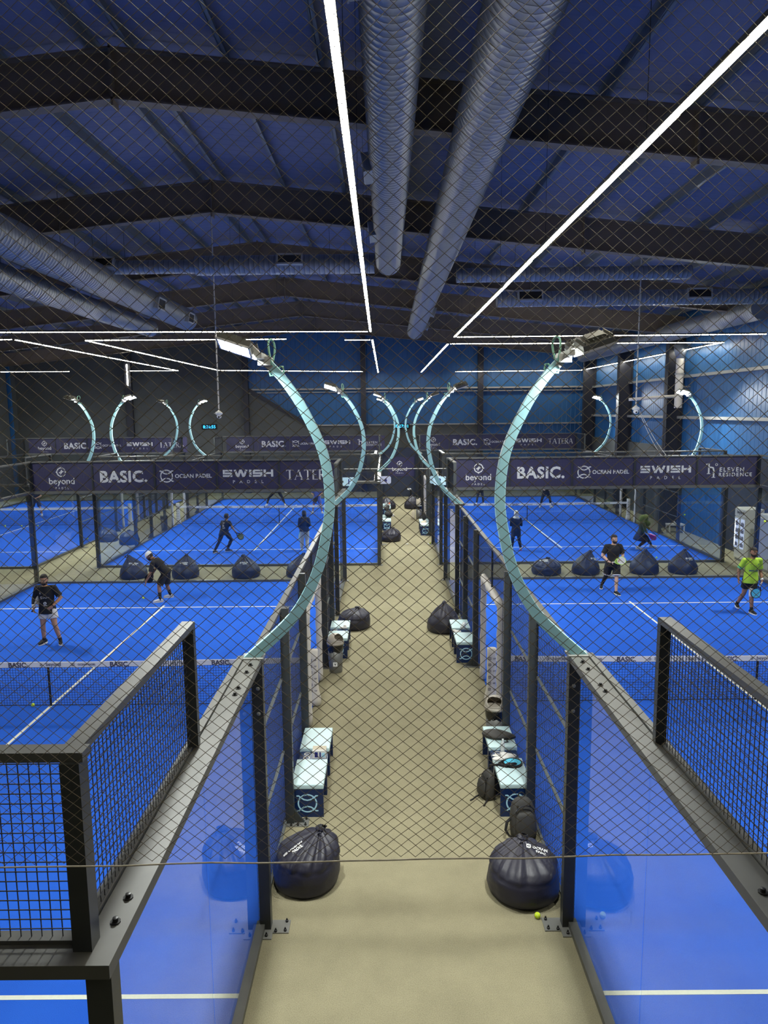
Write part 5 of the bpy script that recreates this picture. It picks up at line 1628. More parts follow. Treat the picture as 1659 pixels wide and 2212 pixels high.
def person(loc, label, J, f, skin='skin', top='blackcloth', bottom='blackcloth', sleeve=0.75, leg=0.55, hair='hair', beard=False, vox=0.011, shoe='black', sole='white', sock='black', sockh=0.0,
           headwear=None, headcol='whitecloth', build=1.0, hemdrop=0.10, long_arm=None, skirt=None, group=None, female=False, face=True, toplen=None):
    o = empty('person', loc, label, 'person', group)
    f = f.normalized()
    A, B = J['A'], J['B']
    pel, ch, nk, hd = J['pel'], J['ch'], J['nk'], J['hd']
    hf = J.get('hf', f).normalized()
    hu = J.get('hu', V(0, 0, 1)); hu = (hu - hf * hu.dot(hf)).normalized()
    bu = (ch - pel).normalized()
    sx = (B['sh'] - A['sh']).normalized()
    fr = bu.cross(sx).normalized()
    if fr.dot(f) < 0: fr = -fr
    hs = (B['hip'] - A['hip']).normalized()
    L = (ch - pel).length
    w = build

    def torso(mb, g, t0=-0.16, t1=1.12, neck=True):
        prof = [(-0.20, 0.09, 0.085), (-0.10, 0.150, 0.105), (0.02, 0.168, 0.118), (0.18, 0.158, 0.112), (0.38, 0.140, 0.102), (0.58, 0.152, 0.112), (0.78, 0.166, 0.116), (0.93, 0.168, 0.104), (1.02, 0.138, 0.088), (1.10, 0.078, 0.070)]
        if female: prof = [(t, a * (0.88 if t > 0.15 else 1.0), b * (0.95 if t < 0.7 else 1.0)) for t, a, b in prof]
        rs = []
        for t, a, b in prof:
            if t < t0 or t > t1: continue
            s_ = hs.lerp(sx, max(0, min(1, t))).normalized()
            f_ = bu.cross(s_).normalized()
            c = pel + (ch - pel) * t
            if t > 1: c = c.lerp(nk, (t - 1) / 0.12 * 0.6)
            rs.append([c + s_ * (a * w + g) * math.cos(2 * math.pi * k / 22) + f_ * (b * w + g) * math.sin(2 * math.pi * k / 22) for k in range(22)])
        mb.rings(rs)

    body = MB()
    torso(body, 0.0)
    limb(body, [ch + (nk - ch) * 0.3, nk, hd - hu * 0.06], [0.075, 0.056, 0.055], 12, 2)
    body.rings(head_rings(hd, hf, hu))
    hr = hf.cross(hu).normalized()
    body.ellipsoid(hd + hf * 0.103 - hu * 0.016, (hr * 0.013, hf * 0.020, hu * 0.026), 10, 7)      # nose
    body.ellipsoid(hd + hf * 0.086 - hu * 0.068, (hr * 0.024, hf * 0.014, hu * 0.010), 10, 6)      # lips
    body.ellipsoid(hd + hf * 0.070 - hu * 0.100, (hr * 0.028, hf * 0.022, hu * 0.018), 10, 6)      # chin
    for s in (-1, 1):
        body.ellipsoid(hd + hr * s * 0.086 - hf * 0.008 - hu * 0.008, (hr * 0.012, hf * 0.020, hu * 0.032), 8, 7)   # ears
    for S, sg in ((A, -1), (B, 1)):
        limb(body, [ch.lerp(S['sh'], 0.55), S['sh'], S['sh'].lerp(S['el'], 0.5), S['el'], S['el'].lerp(S['wr'], 0.3), S['wr']], [0.062 * w, 0.058 * w, 0.050 * w, 0.040 * w, 0.042 * w, 0.027], 12, 2)
        hdir = S.get('hd', (S['wr'] - S['el'])).normalized()
        hand(body, S['wr'], hdir, S.get('hn', fr), S.get('ts', sg), S.get('curl', 0.6))
        limb(body, [S['hip'], S['hip'].lerp(S['kn'], 0.45), S['kn'], S['kn'].lerp(S['an'], 0.32), S['an']], [0.088 * w, 0.079 * w, 0.056, 0.057, 0.037], 14, 2)
        fd = (S['toe'] - S['an']); 
        body.ellipsoid(S['an'].lerp(S['toe'], 0.38) - V(0, 0, 0.022), (fd.normalized() * 0.11, fd.cross(V(0, 0, 1)).normalized() * 0.030, V(0, 0, 0.022)), 12, 8)
    me = remeshed(body, vox, 4, 'body')
    bo = link('body', me, skin, o)

    # shirt
    sh = MB()
    torso(sh, 0.020, -0.10, 1.12)
    hem = MB()
    rs = []
    n0 = -0.02
    for t, a, b in ((0.30, 0.152, 0.110), (0.12, 0.168, 0.126), (0.0, 0.178, 0.136), (-hemdrop / L, 0.182, 0.140), (-(hemdrop + 0.06) / L, 0.184, 0.142)):
        c = pel + (ch - pel) * t
        f_ = bu.cross(hs).normalized()
        rs.append([c + hs * (a * w + 0.012) * math.cos(2 * math.pi * k / 22) + f_ * (b * w + 0.012) * math.sin(2 * math.pi * k / 22) for k in range(22)])
    sh.rings(rs)
    for key, S in (('A', A), ('B', B)):
        sl = 1.0 if long_arm in (key, 'AB') else sleeve
        pts = [ch.lerp(S['sh'], 0.45), S['sh']]; rr = [0.076 * w, 0.071 * w]
        if sl <= 0.9:
            pts += [S['sh'].lerp(S['el'], sl * 0.5), S['sh'].lerp(S['el'], sl)]; rr += [0.066 * w, 0.070 * w]
        else:
            pts += [S['sh'].lerp(S['el'], 0.5), S['el'], S['el'].lerp(S['wr'], 0.5), S['el'].lerp(S['wr'], 0.93)]; rr += [0.063 * w, 0.052 * w, 0.047 * w, 0.037]
        P, Q = [], []
        for i in range(len(pts) - 1):
            for k in range(3):
                P.append(pts[i].lerp(pts[i + 1], k / 3)); Q.append(rr[i] + (rr[i + 1] - rr[i]) * k / 3)
        P.append(pts[-1]); Q.append(rr[-1])
        sh.tube(P, Q, 14)
        sh.ellipsoid(S['sh'], ((0.071 * w, 0, 0), (0, 0.071 * w, 0), (0, 0, 0.071 * w)), 12, 8)
    if sleeve > 0.9:
        pass
    sm = remeshed(sh, vox, 2, 'shirt')
    cloth_noise(sm, 0.008, 11, loc[0])
    so = link('shirt', sm, top, o)

    # shorts or trousers
    st = MB()
    rs = []
    for t, a, b in ((0.16, 0.155, 0.112), (0.0, 0.176, 0.128), (-0.12, 0.176, 0.126), (-0.22, 0.10, 0.09)):
        c = pel + (ch - pel) * t; f_ = bu.cross(hs).normalized()
        rs.append([c + hs * (a * w + 0.006) * math.cos(2 * math.pi * k / 22) + f_ * (b * w + 0.006) * math.sin(2 * math.pi * k / 22) for k in range(22)])
    st.rings(rs)
    for S in (A, B):
        if leg <= 1:
            pts = [S['hip'], S['hip'].lerp(S['kn'], leg * 0.5), S['hip'].lerp(S['kn'], leg)]; rr = [0.108 * w, 0.108 * w, 0.105 * w]
        else:
            loose = leg > 2.4
            pts = [S['hip'], S['hip'].lerp(S['kn'], 0.5), S['kn'], S['kn'].lerp(S['an'], 0.4), S['kn'].lerp(S['an'], 0.92)]
            rr = [0.106 * w, 0.098 * w, 0.078, 0.076, 0.062] if loose else [0.102 * w, 0.090 * w, 0.066, 0.066, 0.046]
        P, Q = [], []
        for i in range(len(pts) - 1):
            for k in range(3):
                P.append(pts[i].lerp(pts[i + 1], k / 3)); Q.append(rr[i] + (rr[i + 1] - rr[i]) * k / 3)
        P.append(pts[-1]); Q.append(rr[-1])
        st.tube(P, Q, 14)
    tm = remeshed(st, vox, 2, 'trousers')
    cloth_noise(tm, 0.010, 10, loc[0] + 3)
    link('shorts' if leg <= 1 else 'trousers', tm, bottom, o)
    if skirt:
        sk = MB(); rs = []
        for t, a, b in ((0.12, 0.165, 0.13), (-0.1, 0.20, 0.17), (-0.5, 0.25, 0.22), (-0.72, 0.26, 0.23)):
            c = pel + (ch - pel) * t + V(0, 0, 0); f_ = bu.cross(hs).normalized()
            rs.append([c + hs * a * math.cos(2 * math.pi * k / 26) * (1 + 0.05 * math.sin(k * 1.7)) + f_ * b * math.sin(2 * math.pi * k / 26) for k in range(26)])
        sk.rings(rs); sk.obj('skirt', skirt, o, smooth=True)

    # socks and shoes
    for S in (A, B):
        if sockh and leg <= 1:
            q = S['an'].lerp(S['kn'], sockh)
            MB().tube([S['an'] - V(0, 0, 0.03), S['an'], S['an'].lerp(q, 0.5), q], [0.043, 0.043, 0.046, 0.052 if sockh > 0.3 else 0.046], 14).obj('sock', sock, o, smooth=True)
        d = (S['toe'] - S['an']); up_ = V(0, 0, 1)
        if abs(d.z) > 0.16: up_ = (V(0, 0, 1) - d.normalized() * d.normalized().z).normalized()
        dh = (d - up_ * d.dot(up_)).normalized(); sd = dh.cross(up_)
        base = S['an'] - up_ * 0.075
        sp = MB(); rs = []
        for t, wd, h0 in ((-0.085, 0.022, 0.05), (-0.075, 0.034, 0.075), (-0.03, 0.041, 0.095), (0.03, 0.041, 0.090), (0.09, 0.045, 0.066), (0.14, 0.046, 0.050), (0.18, 0.036, 0.038), (0.20, 0.016, 0.024)):
            c = base + dh * t
            rs.append([c + sd * wd * math.copysign(abs(math.cos(2 * math.pi * k / 14)) ** 0.7, math.cos(2 * math.pi * k / 14)) + up_ * (0.012 + h0 * (0.5 + 0.5 * math.sin(2 * math.pi * k / 14))) for k in range(14)])
        sho = sp.rings(rs).obj('shoe', shoe, o, smooth=True)
        sl = MB(); rs = []
        for t, wd in ((-0.088, 0.024), (-0.06, 0.040), (0.0, 0.043), (0.08, 0.048), (0.14, 0.048), (0.19, 0.034), (0.205, 0.016)):
            c = base + dh * t
            rs.append([c - sd * wd - up_ * 0.012, c + sd * wd - up_ * 0.012, c + sd * wd + up_ * 0.014, c - sd * wd + up_ * 0.014])
        sl.rings(rs).obj('sole', sole, sho)

    # hair, headwear, face
    def shell(name, col, grow, keep, parent=bo, k=1.0):
        rs = head_rings(hd, hf, hu, k, n=80, m=64, grow=grow)
        n = 80
        mb = MB(); v = [p for r_ in rs for p in r_]; ff = []
        for i in range(len(rs) - 1):
            for j in range(n):
                q = (rs[i][j] + rs[i + 1][(j + 1) % n]) / 2 - hd
                if keep(q.dot(hf) / 0.101, q.dot(hr) / 0.083, q.dot(hu) / 0.126):
                    ff.append((i * n + j, i * n + (j + 1) % n, (i + 1) * n + (j + 1) % n, (i + 1) * n + j))
        if keep(0, 0, 1.0):
            ff.append(tuple((len(rs) - 1) * n + j for j in range(n)))
        mb.add(v, ff)
        me_ = mb.mesh(name); bm = bmesh.new(); bm.from_mesh(me_)
        bmesh.ops.delete(bm, geom=[q for q in bm.verts if not q.link_faces], context='VERTS')
        bmesh.ops.recalc_face_normals(bm, faces=bm.faces); bm.to_mesh(me_); bm.free()
        ob = link(name, me_, col, parent, True)
        s_ = ob.modifiers.new('thickness', 'SOLIDIFY'); s_.thickness = 0.007; s_.offset = -0.8
        return ob

    if headwear is None:
        shell('hair', hair, 0.011, lambda a, r_, z: z > 0.52 + 0.16 * a + 0.03 * math.sin(r_ * 9) or (a < 0.0 and z > 0.12 - 0.6 * max(0, min(1, (0.0 - a) * 3))))
    elif headwear == 'cap':
        shell('hair', hair, 0.009, lambda a, r_, z: a < 0.1 and -0.45 < z < 0.35)
        cp = shell('cap', headcol, 0.016, lambda a, r_, z: z > 0.30)
        vb = MB(); rs = []
        for t in (0.0, 0.5, 1.0):
            rs.append([hd + hu * (0.045 - 0.012 * t) + hf * (0.080 + 0.075 * t - 0.05 * abs(q) ** 2) + hr * q * 0.075 for q in (-1, -0.6, -0.2, 0.2, 0.6, 1)])
        vb.rings(rs, cap=False, closed=False); v_ = vb.obj('visor', headcol, cp); s_ = v_.modifiers.new('t', 'SOLIDIFY'); s_.thickness = 0.006
    elif headwear in ('hijab', 'hijab_wide'):
        hm = MB()
        hm.rings(head_rings(hd - hf * 0.012, hf, hu, 1.16))
        if headwear == 'hijab_wide':
            hm.ellipsoid(hd - hf * 0.10 - hu * 0.05, (hr * 0.11, hf * 0.15, hu * 0.17), 16, 12)
            hm.ellipsoid(hd + hf * 0.05 - hu * 0.20, (hr * 0.09, hf * 0.15, hu * 0.13), 16, 12)
        hm.ellipsoid(hd - hu * 0.15 - hf * 0.01, (hr * 0.10, hf * 0.10, hu * 0.10), 16, 10)
        hm.ellipsoid(nk - hu * 0.04, (hr * 0.15, hf * 0.11, hu * 0.07), 16, 10)
        hj = remeshed(hm, vox, 3, 'headscarf'); cloth_noise(hj, 0.008, 14, 2.0)
        # face opening
        bm = bmesh.new(); bm.from_mesh(hj)
        kill = []
        for fc in bm.faces:
            q = fc.calc_center_median() - hd
            a, r_, z = q.dot(hf), q.dot(hr) / 0.064, (q.dot(hu) + 0.005) / 0.095
            if a > 0.03 and r_ * r_ + z * z < 1: kill.append(fc)
        bmesh.ops.delete(bm, geom=kill, context='FACES'); bm.to_mesh(hj); bm.free()
        link('headscarf', hj, headcol, o)
    if beard:
        shell('beard', hair, 0.006, lambda a, r_, z: (a > 0.22 and z < -0.26 - 0.30 * max(0, 1 - abs(r_) * 1.2) ** 0.6 and z > -0.90 and not (abs(r_) < 0.24 and -0.60 < z < -0.50)) or (a > 0.6 and abs(r_) < 0.42 and -0.46 < z < -0.34))
    if face:
        for s in (-1, 1):
            e = hd + hf * 0.088 + hr * s * 0.033 + hu * 0.012
            MB().ellipsoid(e, (hr * 0.013, hf * 0.008, hu * 0.0065), 10, 6).obj('eye', 'whitecloth', bo, smooth=True)
            MB().ellipsoid(e + hf * 0.005, (hr * 0.0055, hf * 0.005, hu * 0.0055), 8, 6).obj('iris', 'hair', bo, smooth=True)
            MB().ellipsoid(e + hu * 0.019 + hf * 0.004, (hr * 0.020, hf * 0.008, hu * 0.0045), 10, 6).obj('eyebrow', hair, bo, smooth=True)
    return o, bo, so, fr


def S_(sh, el, wr, hip, kn, an, toe, **k):
    d = dict(sh=V(*sh), el=V(*el), wr=V(*wr), hip=V(*hip), kn=V(*kn), an=V(*an), toe=V(*toe))
    d.update(k)
    return d


def aim(pos, z, face, up_=(0, 0, 1)):
    """matrix for a racket: handle end at pos, its length along z, its face turned to face"""
    z = Vector(z).normalized(); y = Vector(face); y = (y - z * y.dot(z)).normalized(); x = y.cross(z)
    p = Vector(pos)
    return Matrix(((x.x, y.x, z.x, p.x), (x.y, y.y, z.y, p.y), (x.z, y.z, z.z, p.z), (0, 0, 0, 1)))


def held_racket(loc, mtx, face, frame, label, grip='black'):
    o = empty('padel_racket', (0, 0, 0), label, 'racket')
    o.matrix_world = Matrix.Translation(loc) @ mtx
    racket(o, face, frame, grip)
    return o


TURF = 0.0135
# ---- man in a black shirt and white shorts, hands at his hips
loc = V(-8.18, 13.78, TURF)
J = dict(pel=V(0.02, 0, 0.88), ch=V(0.0, 0.02, 1.36), nk=V(0, 0.0, 1.45), hd=V(0.0, -0.03, 1.585), hf=V(0.03, -1, -0.22),
         A=S_((-0.195, 0.02, 1.37), (-0.31, 0.06, 1.10), (-0.255, -0.12, 0.93), (-0.07, 0, 0.86), (-0.10, -0.04, 0.47), (-0.115, 0.0, 0.085), (-0.16, -0.20, 0.05), hd=V(0.05, -0.15, -0.9), hn=V(1, 0, 0), ts=1, curl=1.1),
         B=S_((0.205, 0.02, 1.37), (0.33, 0.06, 1.12), (0.20, -0.13, 0.96), (0.11, 0, 0.86), (0.20, -0.06, 0.47), (0.275, 0.0, 0.085), (0.36, -0.18, 0.05), hd=V(-0.7, -0.2, -0.5), hn=V(-0.3, 0.8, 0), ts=1, curl=0.8))
o, bo, so, fr = person(loc, 'man in black shirt and white shorts standing with hands at his hips, left court', J, V(0, -1, 0), 'skin', 'blackcloth', 'whitecloth', 0.80, 0.58, beard=True, vox=0.009, sockh=0.17, build=1.08, long_arm='A', hemdrop=0.06)
w0 = V(-0.262, -0.10, 0.955)
MB().tube([w0 + V(-0.005, 0.012, 0.045), w0, w0 + V(0.004, -0.012, -0.03)], [0.041, 0.040, 0.038], 14).obj('wristband', 'whitecloth', o, smooth=True)
MB().tube([V(0.215, -0.118, 0.978), V(0.205, -0.127, 0.966)], 0.034, 14).obj('watch', 'blackgloss', o)
pr = MB(); stroke(pr, arc(-0.05, 1.165, 0.028, 0, 360, 6)[:-1], 0.012, True)
for q in range(5): stroke(pr, [(0.005 + 0.026 * q, 1.15 + 0.012 * (q % 2)), (0.018 + 0.026 * q, 1.178 - 0.006 * (q % 3))], 0.011)
stroke(pr, arc(0.03, 1.03, 0.03, 0, 360, 14)[:-1], 0.012, True); stroke(pr, [(0.01, 1.03), (0.05, 1.035)], 0.012); stroke(pr, [(-0.02, 0.975), (0.08, 0.977)], 0.010)
stroke(pr, [(-0.095, 1.285), (-0.068, 1.285)], 0.012); stroke(pr, [(-0.092, 1.262), (-0.064, 1.262)], 0.018)
pr = subdivide(pr, 0.02); pr.v = [(x, -0.1, y) for x, y, z in pr.v]
conform(pr, so.data, (0, 1, 0), 0.004); pr.obj('print', 'white', so, fix=False)
held_racket(loc, aim((-0.27, -0.14, 0.86), (0.25, 0.28, 0.40), (0.75, -0.55, 0)), 'cream', 'whitepad', 'cream padel racket tucked at the hip of the man in white shorts')

# ---- man bending to bounce the ball
loc = V(-6.62, 17.66, TURF)
J = dict(pel=V(0.13, 0.08, 0.86), ch=V(-0.14, 0.0, 1.22), nk=V(-0.21, -0.01, 1.28), hd=V(-0.30, -0.03, 1.36), hf=V(-0.75, -0.25, -0.62), hu=V(-0.6, 0, 0.8),
         A=S_((-0.17, -0.19, 1.18), (-0.22, -0.26, 0.90), (-0.36, -0.26, 0.66), (0.13, -0.02, 0.83), (-0.05, -0.08, 0.49), (-0.02, -0.12, 0.085), (-0.19, -0.18, 0.05), hd=V(-0.25, 0, -1), hn=V(-0.4, 0, 0), ts=1, curl=0.25),
         B=S_((-0.13, 0.19, 1.20), (-0.22, 0.26, 0.95), (-0.30, 0.22, 0.80), (0.13, 0.17, 0.83), (0.07, 0.26, 0.46), (0.12, 0.42, 0.085), (-0.06, 0.38, 0.05), hd=V(-0.6, 0, -0.5), hn=V(0, -1, 0), ts=-1, curl=1.1))
o, bo, so, fr = person(loc, 'man in black with a white cap bending over to bounce a ball, left court', J, V(-1, -0.1, -0.3), 'skin2', 'blackcloth', 'blackcloth', 0.85, 0.92, beard=True, vox=0.010, shoe='whitecloth', sole='whitepad', sockh=0.50, headwear='cap', headcol='whitecloth', hemdrop=0.02)
held_racket(loc, aim((-0.28, 0.20, 0.90), (-0.30, 0.02, -0.55), (0.15, -1, 0.1)), 'black', 'black', 'black padel racket held low by the bending man with the white cap')

# ---- man in plain black walking with a lime racket
loc = V(6.82, 18.2, TURF)
J = dict(pel=V(-0.01, 0, 0.92), ch=V(-0.01, 0.0, 1.40), nk=V(-0.01, -0.01, 1.49), hd=V(0.0, -0.03, 1.635), hf=V(0.45, -1, -0.12),
         A=S_((-0.205, 0, 1.41), (-0.335, -0.02, 1.15), (-0.20, -0.22, 0.99), (-0.10, 0.02, 0.90), (-0.14, 0.16, 0.50), (-0.19, 0.46, 0.11), (-0.25, 0.29, 0.035), hd=V(0.8, -0.35, -0.15), hn=V(0.2, -0.2, -0.9), ts=1, curl=1.2),
         B=S_((0.195, 0, 1.41), (0.285, 0.0, 1.14), (0.18, -0.20, 1.02), (0.09, 0.0, 0.90), (0.07, -0.14, 0.50), (0.035, -0.26, 0.085), (0.09, -0.44, 0.05), hd=V(-0.5, -0.5, 0), hn=V(-0.5, 0.3, 0), ts=1, curl=0.7))
o, bo, so, fr = person(loc, 'man in plain black shirt and shorts walking with a lime racket, right court', J, V(0.1, -1, 0), 'skin3', 'blackcloth', 'blackcloth', 0.80, 0.88, beard=True, vox=0.010, shoe='black', sole='white', sockh=0.0, build=1.12, hemdrop=0.06)
for S in (J['A'], J['B']):
    q = S['hip'].lerp(S['kn'], 0.86); d = (S['kn'] - S['hip']).normalized()
    MB().tube([q - d * 0.012, q + d * 0.012], 0.122, 18).obj('hem_stripe', 'whitecloth', o, smooth=True)
MB().tube([J['A']['wr'].lerp(J['A']['el'], 0.1), J['A']['wr'].lerp(J['A']['el'], 0.2)], 0.033, 12).obj('bracelet', 'black', o)
q = J['A']['an']; k = J['A']['kn']
MB().tube([q.lerp(k, 0.1), q.lerp(k, 0.5), q.lerp(k, 0.7), q.lerp(k, 1.05)], [0.043, 0.055, 0.063, 0.063], 14).obj('leg_sleeve', 'black', o, smooth=True)
held_racket(loc, aim((-0.14, -0.25, 0.97), (0.96, -0.05, 0.18), (0.15, -1, 0.35)), 'whitecloth', 'lime', 'lime and white padel racket held across the waist of the man in plain black', 'whitecloth')

# ---- man in the lime shirt
loc = V(9.83, 15.98, TURF)
J = dict(pel=V(0.0, 0, 0.93), ch=V(0.02, 0.0, 1.41), nk=V(0.03, -0.01, 1.50), hd=V(0.035, -0.03, 1.645), hf=V(-0.08, -1, -0.1),
         A=S_((-0.185, 0, 1.42), (-0.285, 0.08, 1.15), (-0.32, 0.0, 0.93), (-0.09, 0, 0.91), (-0.10, 0.10, 0.49), (-0.15, 0.36, 0.125), (-0.19, 0.19, 0.045), curl=0.7, hn=V(1, 0, 0), ts=1),
         B=S_((0.225, 0, 1.42), (0.265, 0.02, 1.12), (0.235, -0.16, 0.90), (0.09, 0, 0.91), (-0.01, -0.12, 0.50), (-0.01, -0.18, 0.085), (0.02, -0.38, 0.05), hd=V(-0.3, -0.3, -0.8), hn=V(-1, 0, 0), ts=1, curl=1.1))
o, bo, so, fr = person(loc, 'man in a lime yellow shirt and black shorts walking at the right edge', J, V(0, -1, 0), 'skin2', 'limeshirt', 'blackcloth', 0.80, 0.62, beard=True, vox=0.009, shoe='black', sole='white', sockh=0.22, build=1.06, hemdrop=0.06)
k = J['B']
MB().tube([k['kn'].lerp(k['hip'], 0.42), k['kn'].lerp(k['hip'], 0.2), k['kn'], k['kn'].lerp(k['an'], 0.12)], [0.082, 0.074, 0.064, 0.063], 16).obj('knee_sleeve', 'whitecloth', o, smooth=True)
MB().tube([k['wr'].lerp(k['el'], 0.06), k['wr'].lerp(k['el'], 0.22)], 0.038, 12).obj('wristband', 'white', o)
q = J['A']
MB().tube([q['sh'].lerp(q['el'], 0.62), q['sh'].lerp(q['el'], 0.825)], [0.0775, 0.0755], 16).obj('sleeve_patch', 'greenpatch', o, smooth=True)
pr = fit(text_mb('PHYLION', 1, 0.04), 0.02, 1.16, w=0.24); stroke(pr, [(0.12, 1.335), (0.155, 1.335)], 0.02); stroke(pr, [(-0.10, 1.325), (-0.06, 1.328)], 0.007)
pr = subdivide(pr, 0.02); pr.v = [(x, -0.1, y) for x, y, z in pr.v]
conform(pr, so.data, (0, 1, 0), 0.004); pr.obj('print', 'inkblue', so, fix=False)
held_racket(loc, aim((0.20, -0.20, 0.83), (-0.34, -0.05, -0.62), (-0.3, -1, 0.2)), 'cyan', 'black', 'black and cyan padel racket hanging from the hand of the man in lime', 'whitecloth')

# ---- far left court: running man from behind
loc = V(-6.35, 25.1, TURF)
J = dict(pel=V(-0.06, 0, 0.78), ch=V(0.02, 0.06, 1.19), nk=V(0.04, 0.08, 1.27), hd=V(0.05, 0.10, 1.405), hf=V(0.45, 0.9, -0.1),
         A=S_((-0.13, 0.12, 1.19), (-0.22, 0.28, 1.02), (-0.10, 0.42, 0.98), (-0.14, 0, 0.76), (-0.25, -0.05, 0.42), (-0.40, -0.25, 0.10), (-0.34, -0.09, 0.04), ts=-1),
         B=S_((0.17, 0.02, 1.19), (0.26, 0.0, 1.0), (0.38, 0.04, 0.82), (0.04, 0.03, 0.76), (0.19, 0.16, 0.47), (0.02, 0.14, 0.085), (0.20, 0.20, 0.05), ts=-1, curl=1.1))
o, bo, so, fr = person(loc, 'man in black seen from behind running to the right, far left court', J, V(0.4, 0.9, 0), 'skin', 'blackcloth', 'navycloth', 0.7, 2.0, vox=0.014, shoe='canvasgrey', sole='whitepad', hemdrop=0.04, face=False)
pr = MB().cat(fit(text_mb('R', 1, 0.05), -0.04, 1.06, h=0.12)); stroke(pr, [(-0.09, 0.96), (0.02, 0.98)], 0.035); stroke(pr, [(-0.08, 1.17), (0.0, 1.18)], 0.03)
pr = subdivide(pr, 0.03); pr.v = [(x, 0.0, y) for x, y, z in pr.v]
conform(pr, so.data, (0, 1, 0), 0.006); pr.obj('print', 'cream', so, fix=False)
held_racket(loc, aim((0.37, 0.03, 0.82), (0.55, 0.05, -0.55), (0.5, -0.8, 0.5)), 'olivecloth', 'black', 'dark padel racket of the running man in the far left court')

# ---- far left court: woman in beige trousers
loc = V(-3.24, 25.28, TURF)
J = dict(pel=V(0, 0, 0.82), ch=V(0, 0.0, 1.26), nk=V(0, 0.01, 1.35), hd=V(0, 0.03, 1.475), hf=V(0.05, 1, -0.1),
         A=S_((-0.165, 0, 1.27), (-0.215, -0.03, 1.02), (-0.20, 0.16, 0.86), (-0.085, 0, 0.80), (-0.11, 0.02, 0.44), (-0.125, 0.0, 0.085), (-0.14, 0.18, 0.05), ts=-1, curl=1.0),
         B=S_((0.165, 0, 1.27), (0.225, -0.03, 1.03), (0.12, 0.17, 0.95), (0.085, 0, 0.80), (0.10, 0.0, 0.44), (0.115, -0.1, 0.085), (0.13, 0.08, 0.05), ts=-1))
person(loc, 'woman in black top and beige trousers standing with her back to us, far left court', J, V(0, 1, 0), 'skin3', 'navycloth', 'beigecloth', 1.0, 2.5, vox=0.014, shoe='whitecloth', sole='white', headwear='hijab', headcol='blackcloth', female=True, hemdrop=-0.02, long_arm='AB', face=False)
held_racket(loc, aim((-0.20, 0.18, 0.80), (-0.06, 0.1, -0.5), (1, 0.3, 0)), 'whitecloth', 'cyan', 'white and teal padel racket at the side of the woman in beige trousers')

# ---- far right court: woman with a white headscarf from behind
loc = V(5.12, 24.98, TURF)
J = dict(pel=V(0, 0, 0.80), ch=V(0, 0.0, 1.23), nk=V(0, 0.01, 1.31), hd=V(0.01, 0.03, 1.435), hf=V(0.3, 1, -0.1),
         A=S_((-0.165, 0, 1.23), (-0.20, 0.03, 0.98), (0.02, 0.20, 1.0), (-0.085, 0, 0.78), (-0.13, 0.0, 0.42), (-0.15, 0.0, 0.085), (-0.17, 0.17, 0.05), ts=-1),
         B=S_((0.165, 0, 1.23), (0.21, 0.02, 0.98), (0.16, 0.2, 1.08), (0.085, 0, 0.78), (0.13, 0.0, 0.42), (0.18, -0.10, 0.085), (0.20, 0.07, 0.05), ts=-1))
person(loc, 'woman in black with a white headscarf standing with arms folded, far right court', J, V(0.1, 1, 0), 'skin3', 'blackcloth', 'blackcloth', 1.0, 2.0, vox=0.014, shoe='whitepad', sole='pink', headwear='hijab', headcol='whitecloth', female=True, hemdrop=0.16, long_arm='AB', face=False)

# ---- far right court: woman with the olive headscarf lunging
loc = V(10.22, 25.05, TURF)
J = dict(pel=V(-0.17, 0, 0.62), ch=V(-0.09, 0.0, 1.02), nk=V(-0.03, -0.01, 1.10), hd=V(0.02, -0.02, 1.215), hf=V(1, -0.45, -0.15),
         A=S_((-0.12, -0.15, 1.02), (-0.10, -0.27, 0.80), (-0.02, -0.30, 0.66), (-0.20, -0.09, 0.60), (0.0, -0.16, 0.36), (-0.31, -0.16, 0.09), (-0.14, -0.22, 0.05), ts=-1, curl=1.1),
         B=S_((-0.04, 0.15, 1.02), (0.10, 0.20, 0.86), (0.25, 0.12, 0.74), (-0.15, 0.09, 0.60), (0.12, 0.14, 0.44), (0.32, 0.10, 0.10), (0.48, 0.06, 0.12), ts=1))
person(loc, 'woman in an olive headscarf lunging to the right with a pink racket, far right court', J, V(1, -0.3, 0), 'skin3', 'darkolive', 'blackcloth', 1.0, 2.0, vox=0.013, shoe='whitecloth', sole='white', headwear='hijab_wide', headcol='olivecloth', female=True, hemdrop=0.10, long_arm='AB', skirt='navycloth')
held_racket(loc, aim((-0.03, -0.31, 0.70), (0.48, -0.1, -0.42), (0.6, 0.75, 0.5)), 'pink', 'pink', 'pink padel racket of the woman with the olive headscarf', 'whitecloth')

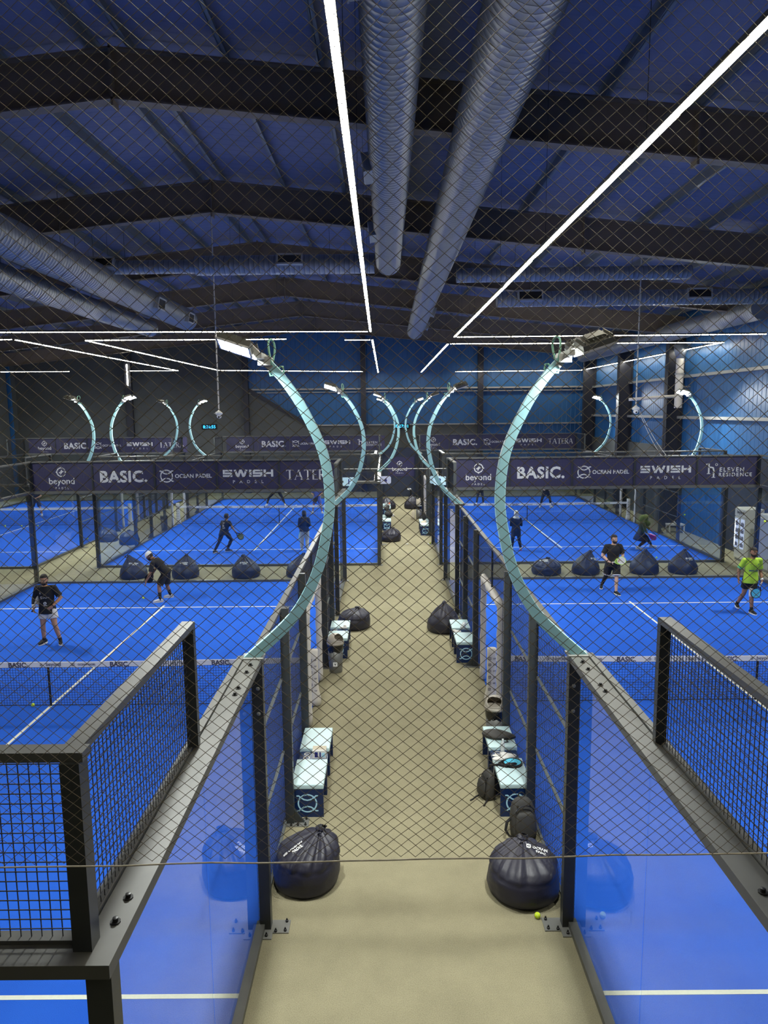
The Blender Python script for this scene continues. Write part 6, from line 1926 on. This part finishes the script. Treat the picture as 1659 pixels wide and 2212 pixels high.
# ---- players beyond the far nets
def simple(loc, label, fdir, top, bottom, legs, spread=0.16, skin='skin', shoe='whitecloth', rk=None, lean=0.0, female=False, hw=None, sleeve=0.8):
    J = dict(pel=V(lean * 0.2, 0, 0.88), ch=V(lean, 0, 1.33), nk=V(lean * 1.15, 0, 1.42), hd=V(lean * 1.3, -0.02, 1.55), hf=fdir,
             A=S_((lean - 0.19, 0, 1.34), (lean - 0.28, 0.0, 1.08), (lean - 0.18, -0.2, 1.02), (lean * 0.2 - 0.09, 0, 0.86), (-spread * 0.95, -0.05, 0.46), (-spread * 1.25, 0, 0.085), (-spread * 1.25 - 0.07, -0.17, 0.05), curl=1.0, hn=V(0, 0, 1)),
             B=S_((lean + 0.19, 0, 1.34), (lean + 0.28, 0.0, 1.08), (lean + 0.16, -0.22, 1.00), (lean * 0.2 + 0.09, 0, 0.86), (spread * 0.95, -0.05, 0.46), (spread * 1.25, 0, 0.085), (spread * 1.25 + 0.07, -0.17, 0.05), curl=1.0, hn=V(0, 0, 1)))
    person(loc, label, J, V(0, -1, 0), skin, top, bottom, sleeve, legs, vox=0.016, shoe=shoe, female=female, headwear=hw, headcol='whitecloth', face=False, long_arm='AB' if sleeve > 0.9 else None)
    if rk:
        held_racket(Vector(loc), aim((lean + 0.1, -0.26, 1.0), rk[2], (0.1, -1, 0.1)), rk[0], rk[1], rk[3])


simple((-6.50, 39.4, TURF), 'player in black stretched in a wide lunge beyond the far left net', V(0.4, -1, 0), 'blackcloth', 'blackcloth', 2.0, 0.42, lean=0.30, rk=('cream', 'black', (0.8, -0.2, -0.4), 'pale padel racket of the lunging player beyond the far left net'))
simple((-3.72, 35.9, TURF), 'player in periwinkle blue with bare legs beyond the far left net', V(-0.2, -1, 0), 'periwinkle', 'periwinkle', 0.8, 0.20, 'skin', rk=('black', 'black', (-0.5, -0.2, -0.7), 'black padel racket of the player in periwinkle blue'))
simple((9.03, 37.4, TURF), 'player in black with white shoes facing us beyond the far right net', V(0, -1, 0), 'blackcloth', 'blackcloth', 2.0, 0.24, 'skin3', rk=('whitecloth', 'grey', (0.6, -0.3, 0.5), 'white padel racket of the far player facing us in the right far court'), female=True, hw='hijab', sleeve=1.0)
simple((5.52, 38.9, TURF), 'player in black near the left end of the far right net, far side', V(0.6, -0.8, 0), 'blackcloth', 'canvasgrey', 2.0, 0.16, 'skin', rk=('cream', 'black', (0.9, -0.1, 0.35), 'pale padel racket of the far player near the teal arch'))
simple((-19.05, 36.0, TURF), 'player in navy with white shoes at the left edge, beyond the farthest left net', V(0, -1, 0), 'navycloth', 'navycloth', 0.9, 0.22, 'skin')
